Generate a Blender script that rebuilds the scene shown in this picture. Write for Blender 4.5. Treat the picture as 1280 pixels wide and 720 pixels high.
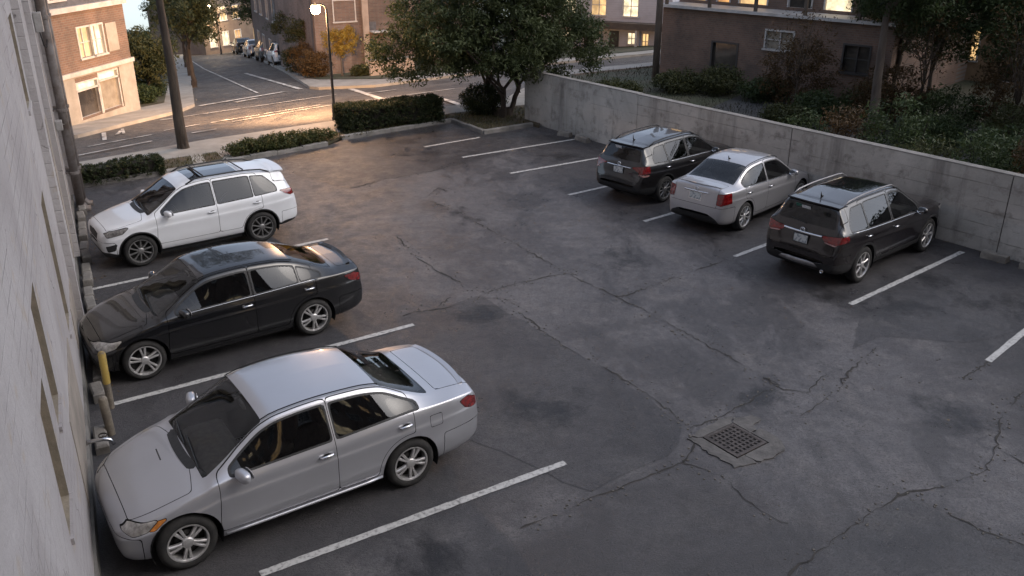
import bpy, bmesh, math, random
import numpy as np
from mathutils import Vector, Matrix

for _o in list(bpy.data.objects):
    bpy.data.objects.remove(_o)
scene = bpy.context.scene
COL = scene.collection
R = math.radians
random.seed(7)
RNG = np.random.default_rng(7)

# ------------------------------------------------------------------ camera
cam_data = bpy.data.cameras.new('camera')
cam_data.sensor_width = 36.0
cam_data.lens = 31.15
cam_data.clip_start = 0.05
cam_data.clip_end = 3000
cam = bpy.data.objects.new('camera', cam_data)
cam.location = (0, 0, 7.0)
cam.rotation_euler = (R(90 - 23.157), 0, 0)
COL.objects.link(cam)
scene.camera = cam

# ------------------------------------------------------------------ sky, sun, exposure
SUN_EL, SUN_AZ = R(46.0), R(100.0)          # azimuth measured from +Y towards +X
world = bpy.data.worlds.new('World')
scene.world = world
world.use_nodes = True
wn = world.node_tree
wn.nodes.clear()
w_out = wn.nodes.new('ShaderNodeOutputWorld')
w_bg = wn.nodes.new('ShaderNodeBackground')
w_sky = wn.nodes.new('ShaderNodeTexSky')
w_sky.sky_type = 'NISHITA'
w_sky.sun_disc = False
w_sky.sun_elevation = SUN_EL
w_sky.sun_rotation = SUN_AZ
w_sky.altitude = 200
w_sky.air_density = 1.0
w_sky.dust_density = 2.5
w_sky.ozone_density = 2.0
w_hsv = wn.nodes.new('ShaderNodeHueSaturation')
w_hsv.inputs['Saturation'].default_value = 0.58
w_bg.inputs['Strength'].default_value = 0.10
# the street falls away downhill, so the sky's horizon lies a little below eye level
w_tc = wn.nodes.new('ShaderNodeTexCoord')
w_add = wn.nodes.new('ShaderNodeVectorMath'); w_add.operation = 'ADD'; w_add.inputs[1].default_value = (0, 0, 0.17)
w_nrm = wn.nodes.new('ShaderNodeVectorMath'); w_nrm.operation = 'NORMALIZE'
wn.links.new(w_tc.outputs['Generated'], w_add.inputs[0])
wn.links.new(w_add.outputs[0], w_nrm.inputs[0])
wn.links.new(w_nrm.outputs[0], w_sky.inputs['Vector'])
wn.links.new(w_sky.outputs[0], w_hsv.inputs['Color'])
wn.links.new(w_hsv.outputs[0], w_bg.inputs['Color'])
wn.links.new(w_bg.outputs[0], w_out.inputs[0])

sun_data = bpy.data.lights.new('sun', 'SUN')
sun_data.energy = 0.10
sun_data.angle = R(25)
sun_data.color = (1.0, 0.86, 0.74)
sun = bpy.data.objects.new('sun', sun_data)
_sd = Vector((math.sin(SUN_AZ) * math.cos(SUN_EL), math.cos(SUN_AZ) * math.cos(SUN_EL), math.sin(SUN_EL)))
sun.rotation_euler = (-_sd).to_track_quat('-Z', 'Y').to_euler()
sun.location = _sd * 60
COL.objects.link(sun)

vs = scene.view_settings
vs.view_transform = 'Standard'
vs.look = 'None'
vs.gamma = 1.0
vs.exposure = 1.42
vs.use_curve_mapping = False
scene.render.engine = 'CYCLES'
scene.cycles.use_denoising = True
scene.cycles.max_bounces = 6
scene.cycles.diffuse_bounces = 3
scene.cycles.glossy_bounces = 3
scene.cycles.transmission_bounces = 4
scene.cycles.transparent_max_bounces = 10
scene.cycles.sample_clamp_indirect = 6.0
scene.cycles.caustics_reflective = False
scene.cycles.caustics_refractive = False

# ------------------------------------------------------------------ terrain
GN = np.array([-0.5807, 0.8141])
S0, GRADE, BLEND = 28.3, 0.10, 3.0
def terr(x, y):
    s = GN[0] * np.asarray(x, float) + GN[1] * np.asarray(y, float) - S0
    far = -0.06 * np.maximum(0, s - 75.0)
    return far + np.where(s <= 0, 0.0, np.where(s < BLEND, -GRADE * s * s / (2 * BLEND), -GRADE * (s - BLEND / 2)))
def tz(x, y):
    return float(terr(x, y))

# ------------------------------------------------------------------ materials
MATS = {}
def nodes_of(m):
    m.use_nodes = True
    nt = m.node_tree
    return nt, nt.nodes['Principled BSDF']

def mat(name, col, rough=0.6, metal=0.0, col2=None, scale=4.0, detail=6.0, bump=0.0, bscale=None,
        rough2=None, coat=0.0, spec=None, stretch=None, lo=0.35, hi=0.65, alpha=None, emit=None, estr=0.0):
    """Principled material; col/col2 mixed by noise in object space, optional bump and roughness noise."""
    if name in MATS:
        return MATS[name]
    m = bpy.data.materials.new(name)
    nt, b = nodes_of(m)
    b.inputs['Base Color'].default_value = (*col, 1)
    b.inputs['Roughness'].default_value = rough
    b.inputs['Metallic'].default_value = metal
    if spec is not None:
        b.inputs['Specular IOR Level'].default_value = spec
    if coat:
        b.inputs['Coat Weight'].default_value = coat
        b.inputs['Coat Roughness'].default_value = 0.04
    if emit:
        b.inputs['Emission Color'].default_value = (*emit, 1)
        b.inputs['Emission Strength'].default_value = estr
    if col2 is not None or bump or rough2 is not None:
        tc = nt.nodes.new('ShaderNodeTexCoord')
        src = tc.outputs['Object']
        if stretch:
            mp = nt.nodes.new('ShaderNodeMapping')
            mp.inputs['Scale'].default_value = stretch
            nt.links.new(src, mp.inputs['Vector'])
            src = mp.outputs['Vector']
        nz = nt.nodes.new('ShaderNodeTexNoise')
        nz.inputs['Scale'].default_value = scale
        nz.inputs['Detail'].default_value = detail
        nz.inputs['Roughness'].default_value = 0.62
        nt.links.new(src, nz.inputs['Vector'])
        mr = nt.nodes.new('ShaderNodeMapRange')
        mr.inputs['From Min'].default_value = lo
        mr.inputs['From Max'].default_value = hi
        nt.links.new(nz.outputs['Fac'], mr.inputs['Value'])
        if col2 is not None:
            mx = nt.nodes.new('ShaderNodeMix')
            mx.data_type = 'RGBA'
            mx.inputs[6].default_value = (*col, 1)
            mx.inputs[7].default_value = (*col2, 1)
            nt.links.new(mr.outputs[0], mx.inputs[0])
            nt.links.new(mx.outputs[2], b.inputs['Base Color'])
        if rough2 is not None:
            rr = nt.nodes.new('ShaderNodeMapRange')
            rr.inputs['To Min'].default_value = rough
            rr.inputs['To Max'].default_value = rough2
            nt.links.new(mr.outputs[0], rr.inputs['Value'])
            nt.links.new(rr.outputs[0], b.inputs['Roughness'])
        if bump:
            n2 = nt.nodes.new('ShaderNodeTexNoise')
            n2.inputs['Scale'].default_value = bscale or scale * 6
            n2.inputs['Detail'].default_value = 5
            nt.links.new(src, n2.inputs['Vector'])
            bp = nt.nodes.new('ShaderNodeBump')
            bp.inputs['Strength'].default_value = bump
            bp.inputs['Distance'].default_value = 0.02
            nt.links.new(n2.outputs['Fac'], bp.inputs['Height'])
            nt.links.new(bp.outputs[0], b.inputs['Normal'])
    MATS[name] = m
    return m

class NB:
    """tiny node-graph helper"""
    def __init__(s, name):
        s.m = bpy.data.materials.new(name)
        s.nt, s.b = nodes_of(s.m)
        s.tc = s.nt.nodes.new('ShaderNodeTexCoord')
        s.P = s.tc.outputs['Object']
        MATS[name] = s.m
    def new(s, t, **kw):
        n = s.nt.nodes.new(t)
        for k, v in kw.items():
            setattr(n, k, v)
        return n
    def link(s, a, b):
        s.nt.links.new(a, b)
    def mapping(s, scale=(1, 1, 1), rot=(0, 0, 0), loc=(0, 0, 0)):
        n = s.new('ShaderNodeMapping')
        n.inputs['Scale'].default_value = scale
        n.inputs['Rotation'].default_value = rot
        n.inputs['Location'].default_value = loc
        s.link(s.P, n.inputs['Vector'])
        return n.outputs[0]
    def noise(s, scale, detail=5, rough=0.6, vec=None, dist=0.0):
        n = s.new('ShaderNodeTexNoise')
        n.inputs['Scale'].default_value = scale
        n.inputs['Detail'].default_value = detail
        n.inputs['Roughness'].default_value = rough
        n.inputs['Distortion'].default_value = dist
        s.link(vec or s.P, n.inputs['Vector'])
        return n.outputs['Fac']
    def ramp(s, v, a, b, lo=0.0, hi=1.0):
        n = s.new('ShaderNodeMapRange')
        n.inputs['From Min'].default_value = a
        n.inputs['From Max'].default_value = b
        n.inputs['To Min'].default_value = lo
        n.inputs['To Max'].default_value = hi
        s.link(v, n.inputs['Value'])
        return n.outputs[0]
    def mix(s, f, a, b, mode='MIX'):
        n = s.new('ShaderNodeMix', data_type='RGBA', blend_type=mode)
        if isinstance(f, (int, float)): n.inputs[0].default_value = f
        else: s.link(f, n.inputs[0])
        for k, v in ((6, a), (7, b)):
            if isinstance(v, tuple): n.inputs[k].default_value = (*v, 1)
            else: s.link(v, n.inputs[k])
        return n.outputs[2]
    def math(s, op, a, b=None):
        n = s.new('ShaderNodeMath', operation=op)
        for k, v in ((0, a), (1, b)):
            if v is None: continue
            if isinstance(v, (int, float)): n.inputs[k].default_value = v
            else: s.link(v, n.inputs[k])
        return n.outputs[0]
    def bump(s, h, strength=0.4, dist=0.02):
        n = s.new('ShaderNodeBump')
        n.inputs['Strength'].default_value = strength
        n.inputs['Distance'].default_value = dist
        s.link(h, n.inputs['Height'])
        s.link(n.outputs[0], s.b.inputs['Normal'])
    def color(s, c): s.link(c, s.b.inputs['Base Color'])
    def rough(s, c): s.link(c, s.b.inputs['Roughness'])

def mat_asphalt(name, dark, light, warm, wet=0.45, dry=0.85, bays=False):
    n = NB(name)
    big = n.noise(0.30, 8, 0.68, dist=0.25)
    mid = n.noise(1.4, 9, 0.74, dist=0.1)
    fine = n.noise(38, 3, 0.6)
    spk = n.noise(140, 2, 0.5)
    c = n.mix(n.ramp(big, 0.42, 0.58), dark, light)
    c = n.mix(n.ramp(mid, 0.48, 0.66), c, warm)
    m2 = n.noise(6.5, 8, 0.75, vec=n.mapping(loc=(2, 7, 4)))
    c = n.mix(n.ramp(m2, 0.46, 0.64, 0, 0.5), c, tuple(v * 0.5 for v in dark))
    c = n.mix(n.ramp(m2, 0.30, 0.44, 0.45, 0), c, tuple(v * 1.35 for v in light))
    stain = n.noise(0.75, 8, 0.7, vec=n.mapping(loc=(13, 5, 2), scale=(1, .6, 1), rot=(0, 0, .6)), dist=0.4)
    c = n.mix(n.ramp(stain, 0.50, 0.60, 0, 0.72), c, tuple(v * 0.42 for v in dark))
    gr = n.noise(24, 4, 0.7, vec=n.mapping(loc=(1, 3, 2)))
    c = n.mix(n.ramp(gr, 0.50, 0.62, 0, 0.7), c, tuple(v * 0.45 for v in dark))
    c = n.mix(n.ramp(fine, 0.35, 0.7, 0, 0.45), c, tuple(v * 0.55 for v in dark))
    vo = n.new('ShaderNodeTexVoronoi', feature='DISTANCE_TO_EDGE'); vo.inputs['Scale'].default_value = 1.7
    vd = n.new('ShaderNodeVectorMath', operation='ADD'); vn = n.new('ShaderNodeTexNoise'); vn.inputs['Scale'].default_value = 3.0; vn.inputs['Detail'].default_value = 7
    n.link(n.P, vn.inputs['Vector']); n.link(n.P, vd.inputs[0]); n.link(vn.outputs['Color'], vd.inputs[1]); n.link(vd.outputs[0], vo.inputs['Vector'])
    fis = n.math('MULTIPLY', n.ramp(vo.outputs['Distance'], 0.0, 0.02, 0.8, 0.0), n.ramp(n.noise(0.35, 6, 0.7, vec=n.mapping(loc=(9, 2, 6))), 0.52, 0.60))
    c = n.mix(fis, c, (0.02, 0.019, 0.018))
    c = n.mix(n.ramp(spk, 0.56, 0.70, 0, 0.6), c, tuple(min(1, v * 1.9) for v in light))
    if bays:      # darker, oil-soaked surface in the bays; paler worn aisle
        at = n.new('ShaderNodeAttribute', attribute_name='worn')
        wf = n.math('ADD', at.outputs['Fac'], n.math('MULTIPLY', n.math('SUBTRACT', n.noise(0.9, 9, 0.72, vec=n.mapping(loc=(4, 4, 4))), 0.5), 1.5))
        wf = n.ramp(wf, 0.25, 0.75)
        c = n.mix(n.math('MULTIPLY', n.math('SUBTRACT', 1.0, wf), 0.62), c, tuple(v * 0.42 for v in dark))
    n.color(c)
    damp = n.math('MULTIPLY', n.ramp(stain, 0.49, 0.60), 0.16)
    n.rough(n.math('SUBTRACT', n.ramp(n.noise(2.2, 9, 0.78, vec=n.mapping(loc=(3, 9, 0))), 0.34, 0.66, wet, dry), damp))
    h = n.math('ADD', n.math('MULTIPLY', fine, 0.6), n.math('MULTIPLY', spk, 0.5))
    n.bump(n.math('ADD', h, n.math('MULTIPLY', mid, 0.9)), 0.75, 0.025)
    return n.m

def mat_concrete_wall():
    n = NB('board_marked_concrete')
    big = n.noise(0.5, 6, 0.65, dist=0.5)
    c = n.mix(n.ramp(big, 0.35, 0.65), (0.36, 0.335, 0.30), (0.54, 0.505, 0.455))
    sk = n.noise(1.0, 7, 0.7, vec=n.mapping(scale=(1.6, 1.6, 0.22)))
    c = n.mix(n.ramp(sk, 0.50, 0.72, 0, 0.65), c, (0.10, 0.09, 0.08))
    bl = n.noise(2.6, 7, 0.7, vec=n.mapping(loc=(7, 1, 3)))
    c = n.mix(n.ramp(bl, 0.52, 0.70, 0, 0.65), c, (0.11, 0.095, 0.08))
    wav = n.new('ShaderNodeTexWave', wave_type='BANDS', bands_direction='Z', wave_profile='SAW')
    wav.inputs['Scale'].default_value = 1.05
    wav.inputs['Distortion'].default_value = 0.25
    wav.inputs['Detail'].default_value = 2
    n.link(n.P, wav.inputs['Vector'])
    board = n.math('MULTIPLY', n.ramp(wav.outputs['Fac'], 0.0, 0.06, 1.0, 0.0), n.ramp(n.noise(0.8, 5, 0.6, vec=n.mapping(scale=(1, 1, 3))), 0.40, 0.62))
    c = n.mix(n.math('MULTIPLY', board, 0.40), c, (0.10, 0.095, 0.085))
    lime = n.noise(5, 5, 0.6, vec=n.mapping(scale=(1, 1, 0.4), loc=(5, 2, 8)))
    c = n.mix(n.ramp(lime, 0.6, 0.72, 0, 0.5), c, (0.42, 0.40, 0.37))
    n.color(c)
    n.b.inputs['Roughness'].default_value = 0.9
    n.bump(n.math('SUBTRACT', n.noise(9, 6, 0.6), n.math('MULTIPLY', board, 0.8)), 0.6, 0.02)
    return n.m

def mat_brick(name, c1, c2, mortar, scale=1.0, rot=0.0, dirt=(0.05, 0.045, 0.04)):
    """rot: heading of the facade, so that the courses run along it"""
    n = NB(name)
    mp = n.mapping(rot=(0, 0, -rot))
    sep = n.new('ShaderNodeSeparateXYZ'); n.link(mp, sep.inputs[0])
    cmb = n.new('ShaderNodeCombineXYZ')
    n.link(n.math('ADD', sep.outputs[0], sep.outputs[1]), cmb.inputs[0])
    n.link(sep.outputs[2], cmb.inputs[1])
    br = n.new('ShaderNodeTexBrick')
    br.inputs['Scale'].default_value = scale
    br.inputs['Brick Width'].default_value = 0.24
    br.inputs['Row Height'].default_value = 0.085
    br.inputs['Mortar Size'].default_value = 0.009
    br.inputs['Color1'].default_value = (*c1, 1)
    br.inputs['Color2'].default_value = (*c2, 1)
    br.inputs['Mortar'].default_value = (*mortar, 1)
    n.link(cmb.outputs[0], br.inputs['Vector'])
    c = n.mix(n.ramp(n.noise(0.7, 6, 0.65), 0.42, 0.72, 0, 0.65), br.outputs['Color'], dirt)
    n.color(c)
    n.b.inputs['Roughness'].default_value = 0.9
    n.bump(br.outputs['Fac'], -0.5, 0.01)
    return n.m

def mat_plaster():
    n = NB('weathered_painted_plaster')
    big = n.noise(0.45, 6, 0.6, dist=0.6)
    c = n.mix(n.ramp(big, 0.36, 0.64), (0.315, 0.295, 0.295), (0.40, 0.38, 0.38))
    st = n.noise(0.9, 8, 0.7, vec=n.mapping(scale=(2.2, 2.2, 0.25)))
    c = n.mix(n.ramp(st, 0.55, 0.74, 0, 0.55), c, (0.25, 0.225, 0.20))
    bl = n.noise(2.2, 5, 0.6, vec=n.mapping(loc=(4, 4, 1)))
    c = n.mix(n.ramp(bl, 0.60, 0.68, 0, 0.45), c, (0.36, 0.29, 0.20))
    vor = n.new('ShaderNodeTexVoronoi', feature='DISTANCE_TO_EDGE')
    vor.inputs['Scale'].default_value = 0.55
    wv = n.new('ShaderNodeVectorMath', operation='ADD')
    nz = n.new('ShaderNodeTexNoise'); nz.inputs['Scale'].default_value = 2.2; nz.inputs['Detail'].default_value = 6
    n.link(n.P, nz.inputs['Vector']); n.link(n.P, wv.inputs[0])
    sc = n.new('ShaderNodeVectorMath', operation='SCALE'); sc.inputs['Scale'].default_value = 0.9
    n.link(nz.outputs['Color'], sc.inputs[0]); n.link(sc.outputs[0], wv.inputs[1])
    n.link(wv.outputs[0], vor.inputs['Vector'])
    crack = n.math('MULTIPLY', n.ramp(vor.outputs['Distance'], 0.0, 0.012, 1.0, 0.0), n.ramp(n.noise(0.6, 4, 0.6), 0.5, 0.6))
    c = n.mix(n.math('MULTIPLY', crack, 0.75), c, (0.15, 0.13, 0.125))
    n.color(c)
    n.b.inputs['Roughness'].default_value = 0.85
    sp = n.new('ShaderNodeSeparateXYZ'); n.link(n.P, sp.inputs[0]); cb_ = n.new('ShaderNodeCombineXYZ'); n.link(sp.outputs[0], cb_.inputs[0]); n.link(sp.outputs[2], cb_.inputs[1])
    bk = n.new('ShaderNodeTexBrick'); bk.inputs['Scale'].default_value = 1.0; bk.inputs['Brick Width'].default_value = 0.42; bk.inputs['Row Height'].default_value = 0.2; bk.inputs['Mortar Size'].default_value = 0.012; bk.inputs['Mortar Smooth'].default_value = 1.0
    n.link(cb_.outputs[0], bk.inputs['Vector'])
    jm = n.math('MULTIPLY', bk.outputs['Fac'], n.ramp(n.noise(0.5, 5, 0.6, vec=n.mapping(loc=(2, 8, 5))), 0.42, 0.6))
    n.color(n.mix(n.math('MULTIPLY', jm, 0.35), c, (0.2, 0.18, 0.17)))
    n.bump(n.math('SUBTRACT', n.math('SUBTRACT', n.noise(7, 6, 0.65), crack), jm), 0.6, 0.03)
    return n.m

def mat_leaf(name, c1, c2, c3=None, trans=0.35):
    n = NB(name)
    at = n.new('ShaderNodeAttribute', attribute_name='tint')
    c = n.mix(at.outputs['Fac'], c1, c2)
    if c3:
        c = n.mix(n.ramp(at.outputs['Fac'], 0.8, 0.95), c, c3)
    n.color(c)
    n.b.inputs['Roughness'].default_value = 0.55
    n.b.inputs['Specular IOR Level'].default_value = 0.3
    tr = n.new('ShaderNodeBsdfTranslucent'); n.link(c, tr.inputs[0])
    ms = n.new('ShaderNodeMixShader'); ms.inputs[0].default_value = trans
    n.link(n.b.outputs[0], ms.inputs[1]); n.link(tr.outputs[0], ms.inputs[2])
    out = [x for x in n.nt.nodes if x.type == 'OUTPUT_MATERIAL'][0]
    n.link(ms.outputs[0], out.inputs[0])
    return n.m

def mat_glass(name, tint=(0.16, 0.17, 0.18), rough=0.015, ior=1.5):
    n = NB(name)
    tr = n.new('ShaderNodeBsdfTransparent'); tr.inputs[0].default_value = (*tint, 1)
    gl = n.new('ShaderNodeBsdfGlossy'); gl.inputs['Roughness'].default_value = rough
    gl.inputs['Color'].default_value = (0.95, 0.97, 1, 1)
    fr = n.new('ShaderNodeFresnel'); fr.inputs['IOR'].default_value = ior
    f = n.ramp(fr.outputs[0], 0, 1, 0.01, 1.0)
    ms = n.new('ShaderNodeMixShader')
    n.link(f, ms.inputs[0]); n.link(tr.outputs[0], ms.inputs[1]); n.link(gl.outputs[0], ms.inputs[2])
    out = [x for x in n.nt.nodes if x.type == 'OUTPUT_MATERIAL'][0]
    n.link(ms.outputs[0], out.inputs[0])
    return n.m

def mat_paint(name, col, metal, rough, dirt=0.25, dirtcol=(0.10, 0.09, 0.08)):
    n = NB(name)
    d = n.noise(2.0, 3, 0.55)
    dd = n.ramp(d, 0.45, 0.75, 0, dirt)
    # road dust sits on the lower body (object space is the car's own)
    sep = n.new('ShaderNodeSeparateXYZ'); n.link(n.P, sep.inputs[0])
    low = n.ramp(sep.outputs[2], 0.25, 0.62, dirt * 1.6, 0.0)
    fac = n.math('ADD', dd, n.math('MULTIPLY', low, n.ramp(n.noise(5, 4), 0.3, 0.7)))
    n.color(n.mix(fac, col, dirtcol))
    n.b.inputs['Metallic'].default_value = metal
    n.rough(n.ramp(fac, 0, 0.5, rough, rough + 0.12))
    n.b.inputs['Coat Weight'].default_value = 0.9
    n.link(n.ramp(d, 0.3, 0.8, 0.015, 0.07), n.b.inputs['Coat Roughness'])
    return n.m

def mat_lit(name, col, strength, scale=1.3, col2=None):
    """a lit room behind a pane: patchy light of curtains and furniture"""
    n = NB(name)
    nz = n.noise(scale, 4, 0.6)
    c = n.mix(n.ramp(nz, 0.35, 0.65), col2 or tuple(v * 0.35 for v in col), col)
    n.b.inputs['Base Color'].default_value = (0.2, 0.18, 0.15, 1)
    n.link(c, n.b.inputs['Emission Color'])
    n.b.inputs['Emission Strength'].default_value = strength
    n.b.inputs['Roughness'].default_value = 0.15
    return n.m

# ------------------------------------------------------------------ object helpers
def add(name, data, parent=None, label=None, cat=None, group=None, kind=None):
    o = bpy.data.objects.new(name, data)
    COL.objects.link(o)
    if parent is not None:
        o.parent = parent
    if label: o['label'] = label
    if cat: o['category'] = cat
    if group: o['group'] = group
    if kind: o['kind'] = kind
    return o

def thing(name, loc, rz=0.0, label=None, cat=None, group=None):
    o = add(name, None, None, label, cat, group)
    o.empty_display_size = 0.2
    o.location = loc
    o.rotation_euler = (0, 0, rz)
    return o

class MB:
    """mesh builder: raw verts / faces, joined into one mesh object"""
    def __init__(s):
        s.v, s.f = [], []
    def quad(s, a, b, c, d):
        k = len(s.v); s.v += [a, b, c, d]; s.f.append((k, k + 1, k + 2, k + 3)); return s
    def box(s, x0, x1, y0, y1, z0, z1, M=None, ch=0.0):
        """box, optionally with chamfered vertical/horizontal edges on top (ch)"""
        k = len(s.v)
        if ch:
            ring = lambda i, z: [(x0 + i, y0 + i, z), (x1 - i, y0 + i, z), (x1 - i, y1 - i, z), (x0 + i, y1 - i, z)]
            P = ring(0, z0) + ring(0, z1 - ch) + ring(ch, z1)
            F = [(3, 2, 1, 0), (8, 9, 10, 11)]
            for r in (0, 4):
                for i in range(4):
                    j = (i + 1) % 4
                    F.append((r + i, r + j, r + 4 + j, r + 4 + i))
        else:
            P = [(x0, y0, z0), (x1, y0, z0), (x1, y1, z0), (x0, y1, z0), (x0, y0, z1), (x1, y0, z1), (x1, y1, z1), (x0, y1, z1)]
            F = [(3, 2, 1, 0), (4, 5, 6, 7), (0, 1, 5, 4), (1, 2, 6, 5), (2, 3, 7, 6), (3, 0, 4, 7)]
        if M is not None:
            P = [tuple(M @ Vector(p)) for p in P]
        s.v += P
        s.f += [tuple(k + i for i in f) for f in F]
        return s
    def tube(s, pts, rad, n=8, caps=True):
        pts = [Vector(p) for p in pts]
        if isinstance(rad, (int, float)): rad = [rad] * len(pts)
        k = len(s.v)
        up = None
        for i, p in enumerate(pts):
            t = (pts[min(i + 1, len(pts) - 1)] - pts[max(i - 1, 0)])
            if t.length < 1e-9: t = Vector((0, 0, 1))
            t.normalize()
            if up is None:
                up = Vector((1, 0, 0)) if abs(t.x) < 0.8 else Vector((0, 1, 0))
            u = (up - t * up.dot(t)); u.normalize(); up = u
            w = t.cross(u)
            for a in range(n):
                th = 2 * math.pi * a / n
                s.v.append(tuple(p + (u * math.cos(th) + w * math.sin(th)) * rad[i]))
        for i in range(len(pts) - 1):
            for a in range(n):
                b = (a + 1) % n
                s.f.append((k + i * n + a, k + i * n + b, k + (i + 1) * n + b, k + (i + 1) * n + a))
        if caps:
            s.f.append(tuple(k + a for a in reversed(range(n))))
            e = k + (len(pts) - 1) * n
            s.f.append(tuple(e + a for a in range(n)))
        return s
    def lathe(s, prof, n=24, M=None, axis='Z'):
        """prof: (radius, height) list"""
        k = len(s.v)
        for (r, h) in prof:
            for a in range(n):
                th = 2 * math.pi * a / n
                p = (r * math.cos(th), r * math.sin(th), h) if axis == 'Z' else (r * math.cos(th), h, r * math.sin(th))
                s.v.append(tuple(M @ Vector(p)) if M is not None else p)
        for i in range(len(prof) - 1):
            for a in range(n):
                b = (a + 1) % n
                q = (k + i * n + a, k + i * n + b, k + (i + 1) * n + b, k + (i + 1) * n + a)
                s.f.append(q if axis == 'Z' else q[::-1])
        return s
    def poly_prism(s, pts, z0, z1):
        k = len(s.v); n = len(pts)
        s.v += [(x, y, z0) for x, y in pts] + [(x, y, z1) for x, y in pts]
        s.f.append(tuple(k + i for i in reversed(range(n)))); s.f.append(tuple(k + n + i for i in range(n)))
        for i in range(n):
            j = (i + 1) % n
            s.f.append((k + i, k + j, k + n + j, k + n + i))
        return s
    def mesh(s, name, m, smooth=False):
        me = bpy.data.meshes.new(name)
        me.from_pydata([tuple(p) for p in s.v], [], s.f)
        if m is not None: me.materials.append(m)
        if smooth: me.polygons.foreach_set('use_smooth', [True] * len(me.polygons))
        me.update()
        return me
    def obj(s, name, m, parent=None, smooth=False, **kw):
        return add(name, s.mesh(name, m, smooth), parent, **kw)

def bevel(o, w=0.01, seg=2):
    md = o.modifiers.new('bevel', 'BEVEL'); md.width = w; md.segments = seg; md.limit_method = 'ANGLE'
    return o

def copy_tree(o, parent=None, skip=()):
    c = o.copy(); COL.objects.link(c); c.parent = parent
    for ch in list(o.children):
        if ch.name.split('.')[0] not in skip:
            copy_tree(ch, c, skip)
    return c

def sheet(name, poly, m, off=0.0, step=2.0, skirt=0.0, parent=None, **kw):
    """polygon in plan draped over the terrain, with an optional vertical edge (kerb)"""
    bm = bmesh.new()
    vs_ = [bm.verts.new((x, y, 0)) for x, y in poly]
    f = bm.faces.new(vs_)
    if f.calc_center_median() and f.normal_update() is None and f.normal.z < 0:
        f.normal_flip()
    if step:
        xs = [p[0] for p in poly]; ys = [p[1] for p in poly]
        for ax, lo, hi in ((0, min(xs), max(xs)), (1, min(ys), max(ys))):
            t = math.floor(lo / step) * step + step
            while t < hi:
                co = (t, 0, 0) if ax == 0 else (0, t, 0)
                no = (1, 0, 0) if ax == 0 else (0, 1, 0)
                bmesh.ops.bisect_plane(bm, geom=bm.verts[:] + bm.edges[:] + bm.faces[:], plane_co=co, plane_no=no)
                t += step
    for v in bm.verts:
        v.co.z = tz(v.co.x, v.co.y) + off
    if skirt:
        be = [e for e in bm.edges if e.is_boundary]
        r = bmesh.ops.extrude_edge_only(bm, edges=be)
        for v in r['geom']:
            if isinstance(v, bmesh.types.BMVert):
                v.co.z -= skirt
    bmesh.ops.recalc_face_normals(bm, faces=bm.faces[:])
    up = sum(f.normal.z * f.calc_area() for f in bm.faces)
    if up < 0:
        bmesh.ops.reverse_faces(bm, faces=bm.faces[:])
    me = bpy.data.meshes.new(name); bm.to_mesh(me); bm.free()
    me.materials.append(m)
    return add(name, me, parent, **kw)

def ribbon(name, a, b, width, m, off, parent, seg=1.2, jitter=0.0, **kw):
    """straight painted stripe draped over the terrain"""
    a = Vector(a); b = Vector(b); d = b - a; n = max(2, int(d.length / seg)); d.normalize()
    q = Vector((-d.y, d.x)) * width / 2
    mb = MB()
    for i in range(n + 1):
        p = a + (b - a) * i / n
        j = random.uniform(-jitter, jitter)
        for s_ in (1, -1):
            r = p + q * s_ * (1 + j)
            mb.v.append((r.x, r.y, tz(r.x, r.y) + off))
        if i:
            k = 2 * i
            mb.f.append((k - 2, k - 1, k + 1, k))
    return mb.obj(name, m, parent, **kw)

def poly_sd(pts, r=0.0):
    Q = np.array(pts, float)
    def f(u, v):
        d = np.full(u.shape, 1e9); sg = np.ones(u.shape)
        n = len(Q)
        for i in range(n):
            a, b = Q[i], Q[i - 1]
            e = b - a; wx, wy = u - a[0], v - a[1]
            t = np.clip((wx * e[0] + wy * e[1]) / (e @ e), 0, 1)
            d = np.minimum(d, (wx - e[0] * t) ** 2 + (wy - e[1] * t) ** 2)
            c1, c2, c3 = v >= a[1], v < b[1], e[0] * wy > e[1] * wx
            sg = np.where((c1 & c2 & c3) | (~c1 & ~c2 & ~c3), -sg, sg)
        return sg * np.sqrt(d) - r
    return f

# ================================================================== setting
m_lot = mat_asphalt('lot_asphalt', (0.070, 0.066, 0.070), (0.140, 0.133, 0.136), (0.165, 0.152, 0.147), 0.34, 0.74, True)
m_patch = mat_asphalt('patched_asphalt', (0.045, 0.043, 0.047), (0.075, 0.072, 0.075), (0.09, 0.084, 0.081), 0.34, 0.72)
m_road = mat_asphalt('street_asphalt', (0.075, 0.070, 0.066), (0.13, 0.12, 0.11), (0.15, 0.135, 0.12), 0.5, 0.9)
m_side = mat('sidewalk_concrete', (0.34, 0.32, 0.29), 0.85, col2=(0.24, 0.225, 0.20), scale=1.2, bump=0.3, bscale=25)
m_kerb = mat('kerb_concrete', (0.28, 0.26, 0.24), 0.85, col2=(0.16, 0.15, 0.135), scale=2.5, bump=0.4, bscale=18)
m_soil = mat('bare_soil', (0.085, 0.062, 0.040), 0.95, col2=(0.055, 0.055, 0.030), scale=1.6, bump=0.8, bscale=9)
m_earth = mat('ground_earth', (0.075, 0.065, 0.045), 0.95, col2=(0.045, 0.055, 0.028), scale=0.5, bump=0.7, bscale=4)
m_white = mat('worn_white_paint', (0.47, 0.46, 0.44), 0.6, col2=(0.13, 0.125, 0.12), scale=17, detail=9, lo=0.48, hi=0.70)
m_swhite = mat('street_paint', (0.60, 0.58, 0.54), 0.6, col2=(0.20, 0.19, 0.175), scale=2.0, detail=8, lo=0.44, hi=0.62)
m_crack = mat('open_crack', (0.016, 0.015, 0.014), 0.95, col2=(0.05, 0.045, 0.04), scale=6)
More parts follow.
